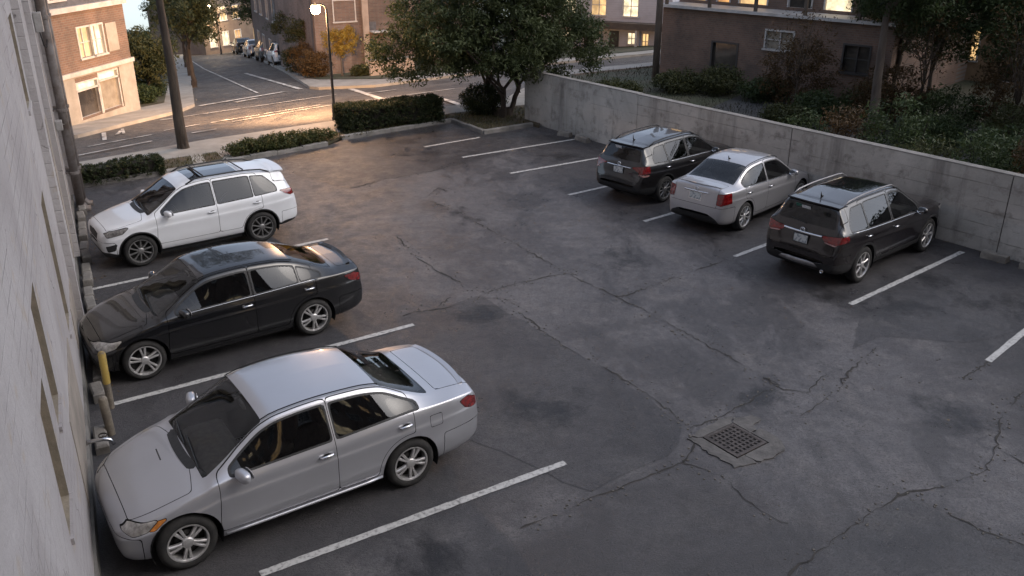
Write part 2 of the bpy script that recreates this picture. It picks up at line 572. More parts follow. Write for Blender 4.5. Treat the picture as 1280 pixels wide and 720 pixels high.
m_crumb = mat('loose_gravel', (0.16, 0.145, 0.125), 0.9, col2=(0.08, 0.075, 0.07), scale=30)
m_dark = mat('dark_void', (0.006, 0.006, 0.006), 0.9)
m_iron = mat('cast_iron', (0.12, 0.10, 0.09), 0.55, 0.6, col2=(0.06, 0.05, 0.045), scale=14, bump=0.3)

# ---- ground to the horizon, the lot, the street
g = MB()
gx = np.concatenate([[-900, -400, -200, -120], np.arange(-90, 91, 6), [120, 200, 400, 900]])
gy = np.concatenate([[-300, -120, -60], np.arange(-30, 151, 6), [180, 240, 400, 900, 1600]])
for yy in gy:
    for xx in gx:
        g.v.append((float(xx), float(yy), tz(xx, yy) - 0.06))
nx_ = len(gx)
for j in range(len(gy) - 1):
    for i in range(nx_ - 1):
        g.f.append((j * nx_ + i, j * nx_ + i + 1, (j + 1) * nx_ + i + 1, (j + 1) * nx_ + i))
ground = g.obj('ground', m_earth, kind='structure')

LOT = [(-12.2, 23.0), (-11.78, 23.32), (-9.98, 24.6), (-5.95, 28.0), (-5.6, 28.7), (-2.69, 31.0), (-2.14, 31.5), (-0.97, 31.5), (0.9, 31.2), (12.6, 15.7), (18, 8.5), (18, -8), (-3, -8), (-0.9, -0.2)]
lot = sheet('parking_lot', LOT, m_lot, 0.0, step=0.5, kind='structure')
DARK = [[(-4.5, 6.5), (1.0, 9.8), (-0.7, 13.6), (-1.7, 15.1), (-4.1, 19.5), (-6.4, 22.9), (-11, 23), (-12.5, 22)],
        [(0.9, 23.6), (2.9, 20.7), (4.6, 18.2), (6.2, 15.6), (7.6, 13.3), (9, 11), (16, 11), (11, 18), (3, 29), (0, 30)],
        [(-2, 7.9), (0.1, 8.86), (1.04, 9.47), (2.37, 10.26), (2.79, 9.95), (3.42, 8.94), (5.1, 9.5), (6.3, 8.4), (6, 3), (-3, 3)], [(7.2, 11.4), (8.1, 12.3), (12, 12), (12, 8), (8, 8)]]
_lv = np.array([v.co[:] for v in lot.data.vertices])
_w = np.min([poly_sd(d)(_lv[:, 0], _lv[:, 1]) for d in DARK], 0)
_at = lot.data.attributes.new('worn', 'FLOAT', 'POINT')
_at.data.foreach_set('value', np.clip(0.5 + _w / 1.6, 0, 1).astype(np.float32))
street = sheet('street', [(-60, -9.5), (-12.83, 24.3), (-6.5, 29.0), (-2.4, 32.9), (0.3, 34.2), (2.8, 43.9), (7.5, 46.4), (40, 65), (40, 140), (-80, 140), (-80, -9.5)], m_road, -0.03, step=3.0, kind='structure')

# kerbed blocks across the street
LB = [(-45, 10), (-15.35, 30.9), (-14.7, 34), (-13.95, 37.0), (-14.1, 39.4), (-21.76, 60.83), (-29.6, 82.6), (-40, 111), (-90, 111), (-90, 10)]
RB = [(-10.1, 44.6), (-9.5, 43.9), (-6.64, 43.4), (-4.8, 44.9), (2, 50.6), (8.2, 53.4), (45, 74), (45, 120), (-34, 120), (-31, 98), (-24.6, 82.5), (-19.4, 70.3), (-14.4, 57.0)]
sw1 = sheet('sidewalk', LB, m_side, 0.10, step=3.0, skirt=0.14, kind='structure')
sw2 = sheet('sidewalk', RB, m_side, 0.10, step=3.0, skirt=0.14, kind='structure')
# pavement on the lot's own side of the street
NS = [(-40, 4.9), (-12.95, 24.15), (-9.0, 27.0), (-5.2, 30.0), (-2.2, 32.5), (0.6, 34.1), (2.9, 43.0), (7.6, 45.2), (40, 63.5), (40, 65.2), (7.3, 47.0), (2.3, 45.0), (-0.3, 35.0), (-2.6, 33.7), (-6.6, 31.1), (-10.0, 28.45), (-12.9, 25.6), (-40, 6.5)]
sw3 = sheet('sidewalk', NS, m_side, 0.10, step=3.0, skirt=0.14, kind='structure')
# planting strip between lot and pavement
VS_ = [(-13.2, 22.4), (-11.78, 23.45), (-9.98, 24.72), (-5.95, 28.12), (-5.7, 28.85), (-2.75, 31.12), (-2.14, 31.6), (-0.97, 29.72), (0.62, 30.88), (0.95, 30.5), (1.2, 33.0), (0.6, 34.05), (-2.2, 32.45), (-5.2, 29.95), (-9.0, 26.95), (-12.95, 24.1)]
lawn = sheet('planting_strip', VS_, m_soil, 0.09, step=1.5, skirt=0.1, kind='structure')
# yards behind the wall and behind the street blocks
yard = sheet('yard', [(1.0, 31.8), (1.5, 34.0), (2.9, 42.9), (7.6, 45.1), (40, 63.4), (60, 40), (60, -10), (20.5, 6.0)], m_earth, 0.02, step=4.0, kind='structure')
alley = sheet('alley', [(7.2, 33.2), (9.5, 36.6), (14.5, 31.6), (23, 24), (26, 14), (21, 12), (15.5, 21.5), (11.5, 27.5)], mat('alley_asphalt', (0.075, 0.072, 0.072), 0.85, col2=(0.045, 0.045, 0.042), scale=0.9, bump=0.4), 0.03, step=4.0, kind='structure')
verge1 = sheet('verge', [(-46, 14), (-17.6, 33.6), (-16.6, 38.6), (-15.9, 40.6), (-23.2, 61), (-31, 83), (-42, 111), (-88, 111), (-88, 14)], m_earth, 0.13, step=4.0, kind='structure')
verge2 = sheet('verge', [(-11.6, 50.2), (-10.4, 48.4), (-6.8, 46.4), (-4.6, 47.4), (2, 52.8), (8.4, 55.6), (44, 76), (44, 119), (-32, 119), (-29, 98), (-22.8, 82), (-17.8, 70.6), (-13.2, 57.6)], m_earth, 0.13, step=4.0, kind='structure')

# ---- smoother repair patches in the lot
for nm, pl in (('asphalt_patch', [(3.1, 7.9), (3.9, 8.62), (4.5, 9.1), (5.08, 9.50), (5.5, 9.12), (5.8, 8.76), (6.3, 8.4), (6.0, 6.5), (3.0, 6.0)]),
               ('asphalt_patch', [(-4.5, 23.2), (-3.6, 24.1), (-2.32, 25.0), (-1.44, 25.97), (-0.2, 27.0), (0.4, 30.3), (-0.97, 29.4), (-2.2, 31.2), (-5.4, 28.6), (-7.2, 26.2), (-6.2, 24.6)]),
               ('asphalt_patch', [(5.9, 13.6), (6.6, 14.2), (8.0, 13.9), (9.2, 14.4), (10.8, 16.6), (9.6, 17.6), (7.6, 15.7), (6.6, 15.2)]),
               ('asphalt_patch', [(-2.2, 14.9), (-0.6, 16.0), (1.9, 12.4), (2.5, 11.2), (2.2, 10.4), (1.0, 9.6), (-1.0, 11.2), (-1.9, 13.0)])):
    # uneven outline
    rng = random.Random(len(pl)); q = []
    for i in range(len(pl)):
        a, b = Vector(pl[i]), Vector(pl[(i + 1) % len(pl)])
        n = max(1, int((b - a).length / 0.35))
        for j in range(n):
            p = a.lerp(b, j / n)
            q.append((p.x + rng.uniform(-.05, .05), p.y + rng.uniform(-.05, .05)))
    sheet(nm, q, m_patch, 0.004, step=0, parent=lot)

# ---- painted bays
BAYS = [[(-2.88, 8.03), (0.73, 10.25)], [(-6.21, 11.76), (-1.80, 14.65)], [(-8.40, 16.29), (-4.24, 19.23)], [(-10.10, 20.13), (-7.20, 22.50)], [(-2.81, 27.82), (-1.07, 29.11)],
        [(-1.52, 26.53), (2.31, 29.00)], [(-0.05, 24.74), (3.75, 27.15)], [(1.51, 22.65), (5.3, 25.4)], [(3.22, 20.48), (6.9, 23.4)], [(4.87, 18.10), (8.4, 21.1)], [(6.51, 15.55), (10.00, 18.40)], [(8.01, 13.22), (11.40, 16.40)]]
for a, b in BAYS:
    ribbon('bay_line', a, b, 0.115, m_white, 0.009, lot, 0.12, 0.10)

# ---- cracks in the lot
CR = [[(-2.66, 19.39), (-2.20, 18.25), (-1.60, 17.31), (-1.33, 17.00), (-0.89, 16.45), (-0.52, 16.09)],
      [(-2.12, 22.09), (-1.42, 21.35), (-0.90, 20.48), (0.00, 19.02), (0.86, 17.63), (1.32, 16.87), (2.07, 15.89)],
      [(2.07, 15.89), (2.44, 15.40), (3.04, 14.42), (3.47, 13.72), (3.82, 13.13), (4.10, 12.66), (4.28, 12.40)],
      [(2.07, 15.89), (2.56, 16.25), (3.11, 16.70), (4.07, 17.45), (4.86, 18.06)], [(-0.52, 16.09), (0.00, 16.53), (0.83, 17.00), (1.60, 17.31)],
      [(4.10, 12.66), (4.30, 12.25), (4.67, 12.20), (4.98, 12.59), (5.15, 12.83)], [(2.61, 11.14), (3.11, 11.43), (3.72, 11.95), (4.06, 12.27), (4.28, 12.40)],
      [(4.33, 11.48), (4.84, 11.95), (5.21, 12.33), (5.53, 12.85), (6.31, 13.72)], [(0.10, 8.86), (0.50, 9.09), (1.04, 9.47), (1.71, 9.86), (2.37, 10.26)],
      [(2.37, 10.26), (2.62, 10.72), (2.61, 11.14), (2.42, 11.59), (1.92, 12.45), (1.41, 13.13), (0.84, 13.87), (0.30, 14.86), (-0.15, 15.66)],
      [(2.37, 10.26), (2.79, 9.95), (3.13, 9.17), (3.42, 8.94)],
      [(3.15, 8.01), (3.98, 8.71), (4.55, 9.17), (5.10, 9.54), (5.68, 9.68), (6.38, 10.04), (6.84, 10.62), (7.33, 11.48), (8.07, 12.20)],
      [(5.10, 9.54), (5.46, 9.17), (5.77, 8.78), (6.12, 8.53)], [(6.84, 10.62), (7.03, 10.23)], [(-4.55, 23.08), (-3.60, 24.09), (-2.32, 25.00), (-1.44, 25.97)],
      [(-1.81, 15.21), (-1.22, 15.40), (-0.63, 15.89), (0.00, 15.77)], [(-2.23, 22.58), (-2.01, 23.31), (-1.72, 22.94)], [(7.3, 12.6), (8.0, 13.2)], [(-2.0, 15.0), (-1.7, 15.5), (-1.5, 15.35), (-1.2, 15.9)]]
def crack(path, w):
    pts = []
    for a, b in zip(path[:-1], path[1:]):
        a, b = Vector(a), Vector(b); n = max(1, int((b - a).length / 0.09)); d = (b - a).normalized(); q = Vector((-d.y, d.x))
        for j in range(n):
            pts.append(a.lerp(b, j / n) + q * random.gauss(0, 0.018))
    pts.append(Vector(path[-1]))
    mb = MB(); k = 0; wob = random.uniform(0, 9)
    for i, p in enumerate(pts):
        d = (pts[min(i + 1, len(pts) - 1)] - pts[max(i - 1, 0)]).normalized(); q = Vector((-d.y, d.x))
        ww = w * max(0.06, (0.5 + 0.7 * math.sin(i * .37 + wob) * math.sin(i * .11 + 2 * wob)) * random.uniform(0.4, 1.3))
        for s_ in (1, -1):
            r_ = p + q * ww * s_
            mb.v.append((r_.x, r_.y, 0.0075))
        if i: mb.f.append((2 * i - 2, 2 * i - 1, 2 * i + 1, 2 * i))
    mb.obj('crack', m_crack, lot)
for p in CR:
    crack(p, 0.017)
# crumbs of broken surface along the cracks
cb = MB()
for p in CR:
    for a, b in zip(p[:-1], p[1:]):
        a, b = Vector(a), Vector(b)
        for _ in range(int((b - a).length * 16)):
            c = a.lerp(b, random.random()); x, y = c.x + random.gauss(0, .10), c.y + random.gauss(0, .10); s_ = random.uniform(.004, .016)
            cb.box(x - s_, x + s_, y - s_, y + s_, 0.0, s_ * .9, ch=s_ * .3)
for _ in range(260):
    x, y = random.uniform(-3, 9), random.uniform(8, 24); s_ = random.uniform(.004, .013)
    cb.box(x - s_, x + s_, y - s_, y + s_, 0.0, s_ * .9, ch=s_ * .3)
cb.obj('gravel_crumbs', m_crumb, None, label='loose crumbs of broken asphalt along the cracks', cat='gravel', kind='stuff')

# ---- oil and damp stains with soft ragged edges
def mat_stain():
    n = NB('oil_stain')
    ln = n.new('ShaderNodeVectorMath', operation='LENGTH'); n.link(n.P, ln.inputs[0])
    oi = n.new('ShaderNodeObjectInfo'); ad = n.new('ShaderNodeVectorMath', operation='ADD'); n.link(n.P, ad.inputs[0]); n.link(oi.outputs['Location'], ad.inputs[1])
    nz = n.noise(1.5, 9, 0.72, vec=ad.outputs[0])
    f = n.math('SUBTRACT', n.math('ADD', n.math('MULTIPLY', n.math('SUBTRACT', nz, 0.5), 3.2), 0.52), ln.outputs['Value'])
    n.link(n.ramp(f, 0.0, 0.7, 0.0, 0.62), n.b.inputs['Alpha'])
    n.b.inputs['Base Color'].default_value = (0.022, 0.021, 0.022, 1)
    n.b.inputs['Roughness'].default_value = 0.42
    return n.m
m_oil = mat_stain()
for i, (x, y, r_) in enumerate(((1.6, 26.6, 1.3), (3.6, 24.2, 1.1), (7.4, 15.4, 1.2), (9.3, 15.6, 1.4), (8.6, 16.9, 1.0), (-0.9, 8.3, 1.1), (-3.4, 11.9, 1.3), (-4.2, 12.6, 1.0), (-5.8, 16.9, 1.2), (-0.6, 15.2, 1.2), (6.2, 15.9, 1.0), (-6.8, 21.6, 1.3), (-2.6, 26.8, 1.4), (5.0, 17.2, 1.1), (4.0, 12.0, .9), (6.6, 11.4, 1.1), (-1.2, 20.9, 1.0), (0.4, 11.8, 1.3), (2.4, 17.8, 1.2))):
    k = 20; o = MB()
    o.v = [(0, 0, 0)] + [(math.cos(2 * math.pi * j / k), math.sin(2 * math.pi * j / k), 0) for j in range(k)]
    o.f = [(0, 1 + j, 1 + (j + 1) % k) for j in range(k)]
    st_ = o.obj('oil_stain', m_oil, lot); st_.location = (x, y, .0058 + .00004 * i); st_.scale = (r_, r_ * random.uniform(.6, 1), 1); st_.rotation_euler = (0, 0, random.uniform(0, 3))

# ---- street paint
MK = [([(-13.48, 26.95), (-11.97, 29.02)], .10), ([(-12.50, 31.49), (-11.62, 32.75)], .10), ([(-13.89, 28.51), (-12.58, 30.58)], .10), ([(-11.11, 30.39), (-10.49, 31.09)], .12), ([(-11.10, 33.17), (-10.88, 33.74)], .12),
      ([(-10.47, 32.91), (-7.31, 36.84)], .10), ([(-9.80, 34.90), (-7.99, 36.89)], .10), ([(-13.87, 39.41), (-11.10, 43.87)], .30), ([(-13.90, 34.78), (-8.07, 40.85)], .12), ([(-7.80, 43.2), (-4.45, 35.20)], .28),
      ([(-6.58, 40.72), (-5.39, 41.45)], .2), ([(-3.17, 37.05), (-2.02, 34.60)], .26), ([(-12.51, 40.0), (-11.84, 41.2)], .3), ([(-12.54, 43.92), (-22.26, 65.09)], .12), ([(-10.56, 44.6), (-17.2, 58.01)], .25), ([(-22.3, 65.2), (-28.6, 80)], .12),
      ([(-11.3, 33.0), (-9.9, 34.6)], .1), ([(-6.2, 37.6), (-2.6, 40.4)], .1), ([(-5.6, 34.6), (-3.6, 36.0)], .1), ([(-13.92, 29.83), (-14.85, 31.85)], .14), ([(-14.06, 31.13), (-14.34, 32.19)], .14), ([(-13.85, 31.24), (-14.51, 32.66)], .10)]
for (a, b), w in MK:
    ribbon('street_marking', a, b, w, m_swhite, 0.0, street, 0.8, 0.05)

# ---- kerb stones of the planting strip and the island
def kerb_run(pts, h=0.13, w=0.15, piece=0.95, parent=None, off=0.0):
    for a, b in zip(pts[:-1], pts[1:]):
        a, b = Vector(a), Vector(b); L = (b - a).length; n = max(1, round(L / piece)); d = (b - a).normalized()
        for i in range(n):
            p = a.lerp(b, i / n); q = a.lerp(b, (i + 1) / n)
            M = Matrix.Translation((p.x, p.y, tz(p.x, p.y) + off)) @ Matrix.Rotation(math.atan2(d.y, d.x) + random.gauss(0, .006), 4, 'Z')
            MB().box(0.004, (q - p).length - 0.006, -w / 2, w / 2, -0.05, h + random.gauss(0, .008), M, ch=0.02).obj('kerb_stone', m_kerb, parent)
kerb_run([(-11.78, 23.38), (-9.98, 24.62), (-5.95, 28.02)], parent=lawn)
kerb_run([(-5.65, 28.85), (-2.69, 31.08), (-2.14, 31.5), (-0.97, 29.62), (0.70, 30.80)], parent=lawn)
# crossing path and tree pit on the verge
sheet('path', [(-9.35, 25.35), (-9.05, 25.55), (-9.75, 27.2), (-10.05, 27.0)], m_side, 0.10, step=0, parent=lawn)
sheet('path', [(-8.65, 25.95), (-8.4, 26.15), (-9.2, 27.6), (-9.45, 27.4)], m_side, 0.10, step=0, parent=lawn)

# ---- storm drain
drain = thing('storm_drain', (3.19, 10.80, 0.0), R(36), 'rusty square storm drain grate set in a broken concrete collar', 'drain')
drain.scale = (.92, .92, 1)
m_collar = mat('drain_concrete', (0.135, 0.127, 0.12), 0.9, col2=(0.07, 0.066, 0.064), scale=4, bump=0.5)
cell, nb, ft = 0.085, 8, 0.02
hs = 0.345
grt = MB()
nbar = 7
for i in range(nbar + 1):
    t = -hs + 0.05 + (2 * hs - 0.10) * i / nbar
    grt.box(t - .019, t + .019, -hs + .04, hs - .04, -0.02, 0.020)
    grt.box(-hs + .04, hs - .04, t - .017, t + .017, -0.018, 0.0185)
grt.obj('grate', m_iron, drain)
MB().box(-hs, hs, -hs, -hs + .05, 0, .024).box(-hs, hs, hs - .05, hs, 0, .0245).box(-hs, -hs + .05, -hs + .05, hs - .05, 0, .0235).box(hs - .05, hs, -hs + .05, hs - .05, 0, .0238).obj('frame', m_iron, drain)
MB().box(-hs + .03, hs - .03, -hs + .03, hs - .03, 0.0, 0.0095).obj('pit', m_dark, drain)
def slab(pts, z, nm='concrete_collar'):
    rng = random.Random(int(abs(pts[0][0]) * 1e4)); q = []
    for i in range(len(pts)):
        a, b = Vector(pts[i]), Vector(pts[(i + 1) % len(pts)])
        n = max(1, int((b - a).length / 0.06))
        inner = max(abs(a.x), abs(a.y), abs(b.x), abs(b.y)) < .38
        for j in range(n):
            p = a.lerp(b, j / n); e_ = .004 if inner else .026; q.append((p.x + rng.uniform(-e_, e_), p.y + rng.uniform(-e_, e_)))
    MB().poly_prism(q, -0.02, z).obj(nm, m_collar, drain)
slab([(-.365, -.365), (-.365, .36), (-.55, .46), (-.60, 0), (-.56, -.48), (-.35, -.58), (-.2, -.60), (-.2, -.365)], .017)
slab([(-.19, -.365), (-.19, -.60), (.10, -.66), (.45, -.62), (.60, -.35), (.56, -.02), (.365, -.02), (.365, -.365)], .022)
slab([(.365, .0), (.50, .0), (.56, .1), (.80, .14), (.82, .33), (.5, .44), (.365, .365)], .019)
slab([(.35, .365), (.5, .52), (.2, .56), (-.2, .52), (-.52, .50), (-.35, .365)], .015)

# ---- concrete wall along the right-hand bays
WA, WB = Vector((1.05, 30.75)), Vector((15.5, 11.8))
m_cw = mat_concrete_wall()
wdir = (WB - WA).normalized(); wrz = math.atan2(wdir.y, wdir.x); WL = (WB - WA).length
cw = thing('concrete_wall', (WA.x, WA.y, 0), wrz, 'long stained board-marked concrete wall behind the right-hand bays', 'wall')
x = -1.0; i = 0
while x < WL:
    L = 5.6
    h = 1.80 - 0.004 * i + random.uniform(-.008, .008)
    y0 = random.uniform(-.006, .006)
    MB().box(x + .012, x + L - .012, 0.0 + y0, 0.22 + y0, -0.1, h).obj('wall_panel', m_cw, cw)
    MB().box(x + .004, x + L - .004, -0.004 + y0, 0.224 + y0, h, h + .03, ch=.008).obj('coping', m_kerb, cw)
    if random.random() < 2:
        MB().box(x - .008, x + .008, .012, .19, -0.1, h - .01).obj('joint', mat('wall_joint', (.10, .092, .085), .95, col2=(.05, .046, .042), scale=5), cw)
    x += L; i += 1
# footing rubble: broken wheel stops against the wall
m_stop = mat('wheel_stop_concrete', (0.26, 0.235, 0.20), 0.9, col2=(0.14, 0.125, 0.11), scale=4, bump=0.6)
STOPS = [(1.55, -.16, .5, 0.2, 'short broken concrete block at the wall foot beside the tree island'), (2.45, -.2, .62, -.1, 'pale concrete block at the wall foot, second from the tree island'),
         (4.3, -.2, .8, .05, 'concrete wheel stop at the wall foot by the empty bay line'), (15.9, -.2, .55, .06, 'cracked concrete block at the wall foot in front of the black SUV bay line'), (16.7, -.2, .5, -.08, 'small concrete block at the wall foot at the picture edge')]
for s_, off, L, ang, lb in STOPS:
    p = WA + wdir * s_ + Vector((wdir.y, -wdir.x)) * 0.28
    st = MB()
    prof = [(-.10, 0), (.10, 0), (.075, .13), (.05, .155), (-.05, .155), (-.075, .13)]
    k = 0
    secs = np.linspace(-L / 2, L / 2, 5)
    for xx in secs:
        for (yy, zz) in prof: st.v.append((xx + random.gauss(0, .008), yy + random.gauss(0, .006), max(0, zz + (random.gauss(0, .007) if zz > 0 else 0))))
    for a in range(4):
        for b in range(6):
            c = (b + 1) % 6
            st.f.append((a * 6 + b, (a + 1) * 6 + b, (a + 1) * 6 + c, a * 6 + c))
    st.f.append((0, 1, 2, 3, 4, 5)); st.f.append((29, 28, 27, 26, 25, 24))
    o = st.obj('concrete_block', m_stop, None, label=lb, cat='concrete block', group='concrete blocks along the wall foot')
    o.location = (p.x, p.y, 0.0); o.rotation_euler = (0, 0, wrz + ang)
# ================================================================== cars
def pchip(pts):
    """monotone cubic through (x, y) pairs"""
    pts = sorted(pts)
    X = np.array([p[0] for p in pts], float); Y = np.array([p[1] for p in pts], float)
    h = np.diff(X); d = np.diff(Y) / h
    m = np.zeros_like(X)
    for i in range(1, len(X) - 1):
        if d[i - 1] * d[i] > 0:
            w1, w2 = 2 * h[i] + h[i - 1], h[i] + 2 * h[i - 1]
            m[i] = (w1 + w2) / (w1 / d[i - 1] + w2 / d[i])
    m[0], m[-1] = d[0], d[-1]
    def f(x):
        x = np.clip(np.asarray(x, float), X[0], X[-1])
        i = np.clip(np.searchsorted(X, x) - 1, 0, len(X) - 2)
        t = (x - X[i]) / h[i]
        return ((1 + 2 * t) * (1 - t) ** 2 * Y[i] + t * (1 - t) ** 2 * h[i] * m[i]
                + t * t * (3 - 2 * t) * Y[i + 1] + t * t * (t - 1) * h[i] * m[i + 1])
    return f

def bspline_basis(nc, per, deg=2):
    """clamped uniform B-spline basis: (parameter values, basis matrix); parameter counts spans"""
    spans = nc - deg
    kn = np.concatenate([np.zeros(deg), np.arange(spans + 1), np.full(deg, spans)])
    ts = np.concatenate([np.arange(i, i + 1, 1.0 / per) for i in range(spans)] + [[spans - 1e-9]])
    N = [np.where((ts >= kn[i]) & (ts < kn[i + 1]), 1.0, 0.0) for i in range(len(kn) - 1)]
    for p in range(1, deg + 1):
        M = []
        for i in range(len(kn) - p - 1):
            a = np.zeros_like(ts)
            if kn[i + p] > kn[i]: a = a + (ts - kn[i]) / (kn[i + p] - kn[i]) * N[i]
            if kn[i + p + 1] > kn[i + 1]: a = a + (kn[i + p + 1] - ts) / (kn[i + p + 1] - kn[i + 1]) * N[i + 1]
            M.append(a)
        N = M
    return ts, np.array(N).T

class Shell:
    """a car's skin as one smooth grid that is cut into panels, panes and lamps along implicit outlines"""
    def __init__(s, P):
        s.zt, s.zb, s.w, s.belt, s.y5 = (pchip(P[k]) for k in ('top', 'bot', 'wid', 'belt', 'rail'))
        s.xf, s.xr = P['xf'], P['xr']
        # stations evenly spread along the outline so that blunt ends stay dense
        xx = np.linspace(s.xr, s.xf, 4000)
        ds = np.abs(np.diff(xx)) + 0.8 * np.abs(np.diff(s.zt(xx))) + 0.5 * np.abs(np.diff(s.w(xx))) + 0.3 * np.abs(np.diff(s.zb(xx)))
        cs = np.concatenate([[0], np.cumsum(ds)])
        nx = 150
        X = np.interp(np.linspace(0, cs[-1], nx), cs, xx)
        zt, zb, w = s.zt(X), s.zb(X), s.w(X)
        H = zt - zb
        z4 = np.minimum(s.belt(X), zt - np.minimum(0.075, 0.3 * H))
        cab = np.clip((zt - s.belt(X) - 0.05) / 0.25, 0, 1)
        y5 = np.minimum(s.y5(X), w * 0.88)
        z5 = zt - np.minimum(0.035 + 0.025 * cab, 0.15 * H)
        y6 = w * (0.965 - 0.015 * cab)
        h = z4 - zb
        O = np.zeros_like(X)
        c = [(O, zb), (w * .80, zb), (w * .95, zb + .07 * h), (w * .985, zb + .30 * h), (w * .990, zb + .55 * h), (w * 1.006, zb + .735 * h), (w * .986, zb + .775 * h), (w * .984, zb + .91 * h),
             (y6, z4), (y6 + (y5 - y6) * .18, z4 + (z5 - z4) * .18), (y6 + (y5 - y6) * .84, z4 + (z5 - z4) * .84), (y5, z5),
             (y5 * .86, zt - (zt - z5) * .38), (y5 * .5, zt - (zt - z5) * .10), (O, zt)]
        ts, B = bspline_basis(len(c), 4)
        C = np.array(c)                      # nc, 2, nx
        YZ = np.einsum('tc,cdx->xtd', B, C)  # nx, nt, 2
        nt_ = len(ts)
        s.T6, s.T9 = 7.0, 10.0                # spline parameters of shoulder and roof rail (about)
        G = np.zeros((nx, nt_, 3)); G[:, :, 0] = X[:, None]; G[:, :, 1:] = YZ
        dx = np.gradient(G, axis=0); dt = np.gradient(G, axis=1)
        Nn = np.cross(dt, dx); Nn /= np.linalg.norm(Nn, axis=2, keepdims=True) + 1e-12
        flip = np.sign((Nn * np.stack([np.zeros_like(G[:, :, 0]), G[:, :, 1], G[:, :, 2] - 0.6], 2)).sum())
        Nn *= flip
        V = []; 
        for side in (1, -1):
            g = G.copy(); g[:, :, 1] *= side
            nn = Nn.copy(); nn[:, :, 1] *= side
            V.append(np.concatenate([g, nn, np.broadcast_to(ts[None, :, None], (nx, nt_, 1))], 2).reshape(-1, 7))
        s.A = np.concatenate(V)
        i, j = np.meshgrid(np.arange(nx - 1), np.arange(nt_ - 1), indexing='ij')
        a = (i * nt_ + j).ravel(); b = a + 1; cc = a + nt_ + 1; d = a + nt_
        q = nx * nt_
        left = np.concatenate([np.stack([a, b, cc], 1), np.stack([a, cc, d], 1)])
        right = np.concatenate([np.stack([a, cc, b], 1), np.stack([a, d, cc], 1)]) + q
        # orient along the normals
        T = np.concatenate([left, right])
        p = s.A[:, :3][T]; fn = np.cross(p[:, 1] - p[:, 0], p[:, 2] - p[:, 0])
        bad = (fn * s.A[:, 3:6][T[:, 0]]).sum(1) < 0
        T[bad] = T[bad][:, ::-1]
        s.T = T
    def split(s, T, f):
        """cut triangles T by f(A) = 0 -> (inside f<0, outside)"""
        if len(T) == 0: return T, T
        v = f(s.A); v = np.where(np.abs(v) < 1e-7, 1e-7, v)
        k = (v[T] < 0).sum(1)
        ins, out, mixd = T[k == 3], T[k == 0], T[(k > 0) & (k < 3)]
        new, ni, no, cache, base = [], [], [], {}, len(s.A)
        def cut(a, b):
            key = (a, b) if a < b else (b, a)
            if key not in cache:
                t = v[key[0]] / (v[key[0]] - v[key[1]])
                new.append(s.A[key[0]] * (1 - t) + s.A[key[1]] * t)
                cache[key] = base + len(new) - 1
            return cache[key]
        for tri in mixd:
            tri = list(map(int, tri))
            neg = [v[i] < 0 for i in tri]
            one = neg.index(True) if sum(neg) == 1 else neg.index(False)
            a, b, c = tri[one], tri[(one + 1) % 3], tri[(one + 2) % 3]
            ab, ac = cut(a, b), cut(a, c)
            (ni if sum(neg) == 1 else no).append((a, ab, ac))
            (no if sum(neg) == 1 else ni).extend([(ab, b, c), (ab, c, ac)])
        if new: s.A = np.concatenate([s.A, np.array(new)])
        cat = lambda T_, L: np.concatenate([T_, np.array(L, dtype=T_.dtype).reshape(-1, 3)]) if L else T_
        return cat(ins, ni), cat(out, no)
    def panel(s, T, f, gap=0.004):
        """(panel, groove, rest) with a groove of 2*gap between panel and rest"""
        pan, rest = s.split(T, lambda A: f(A) + gap)
        gro, rest = s.split(rest, lambda A: f(A) - gap)
        return pan, gro, rest
    def mesh(s, name, T, m, push=0.0):
        me = bpy.data.meshes.new(name)
        if len(T):
            u, inv = np.unique(T.ravel(), return_inverse=True)
            A = s.A[u]
            N = A[:, 3:6] / (np.linalg.norm(A[:, 3:6], axis=1, keepdims=True) + 1e-12)
            me.from_pydata((A[:, :3] - N * push).tolist(), [], inv.reshape(-1, 3).tolist())
            me.polygons.foreach_set('use_smooth', [True] * len(me.polygons))
            me.normals_split_custom_set_from_vertices(N.tolist())
        me.materials.append(m)
        return me

def smax(*fs, k=0.035):
    m = fs[0]
    for g in fs[1:]:
        h = np.clip(0.5 + 0.5 * (m - g) / k, 0, 1)
        m = g * (1 - h) + m * h + k * h * (1 - h)
    return m

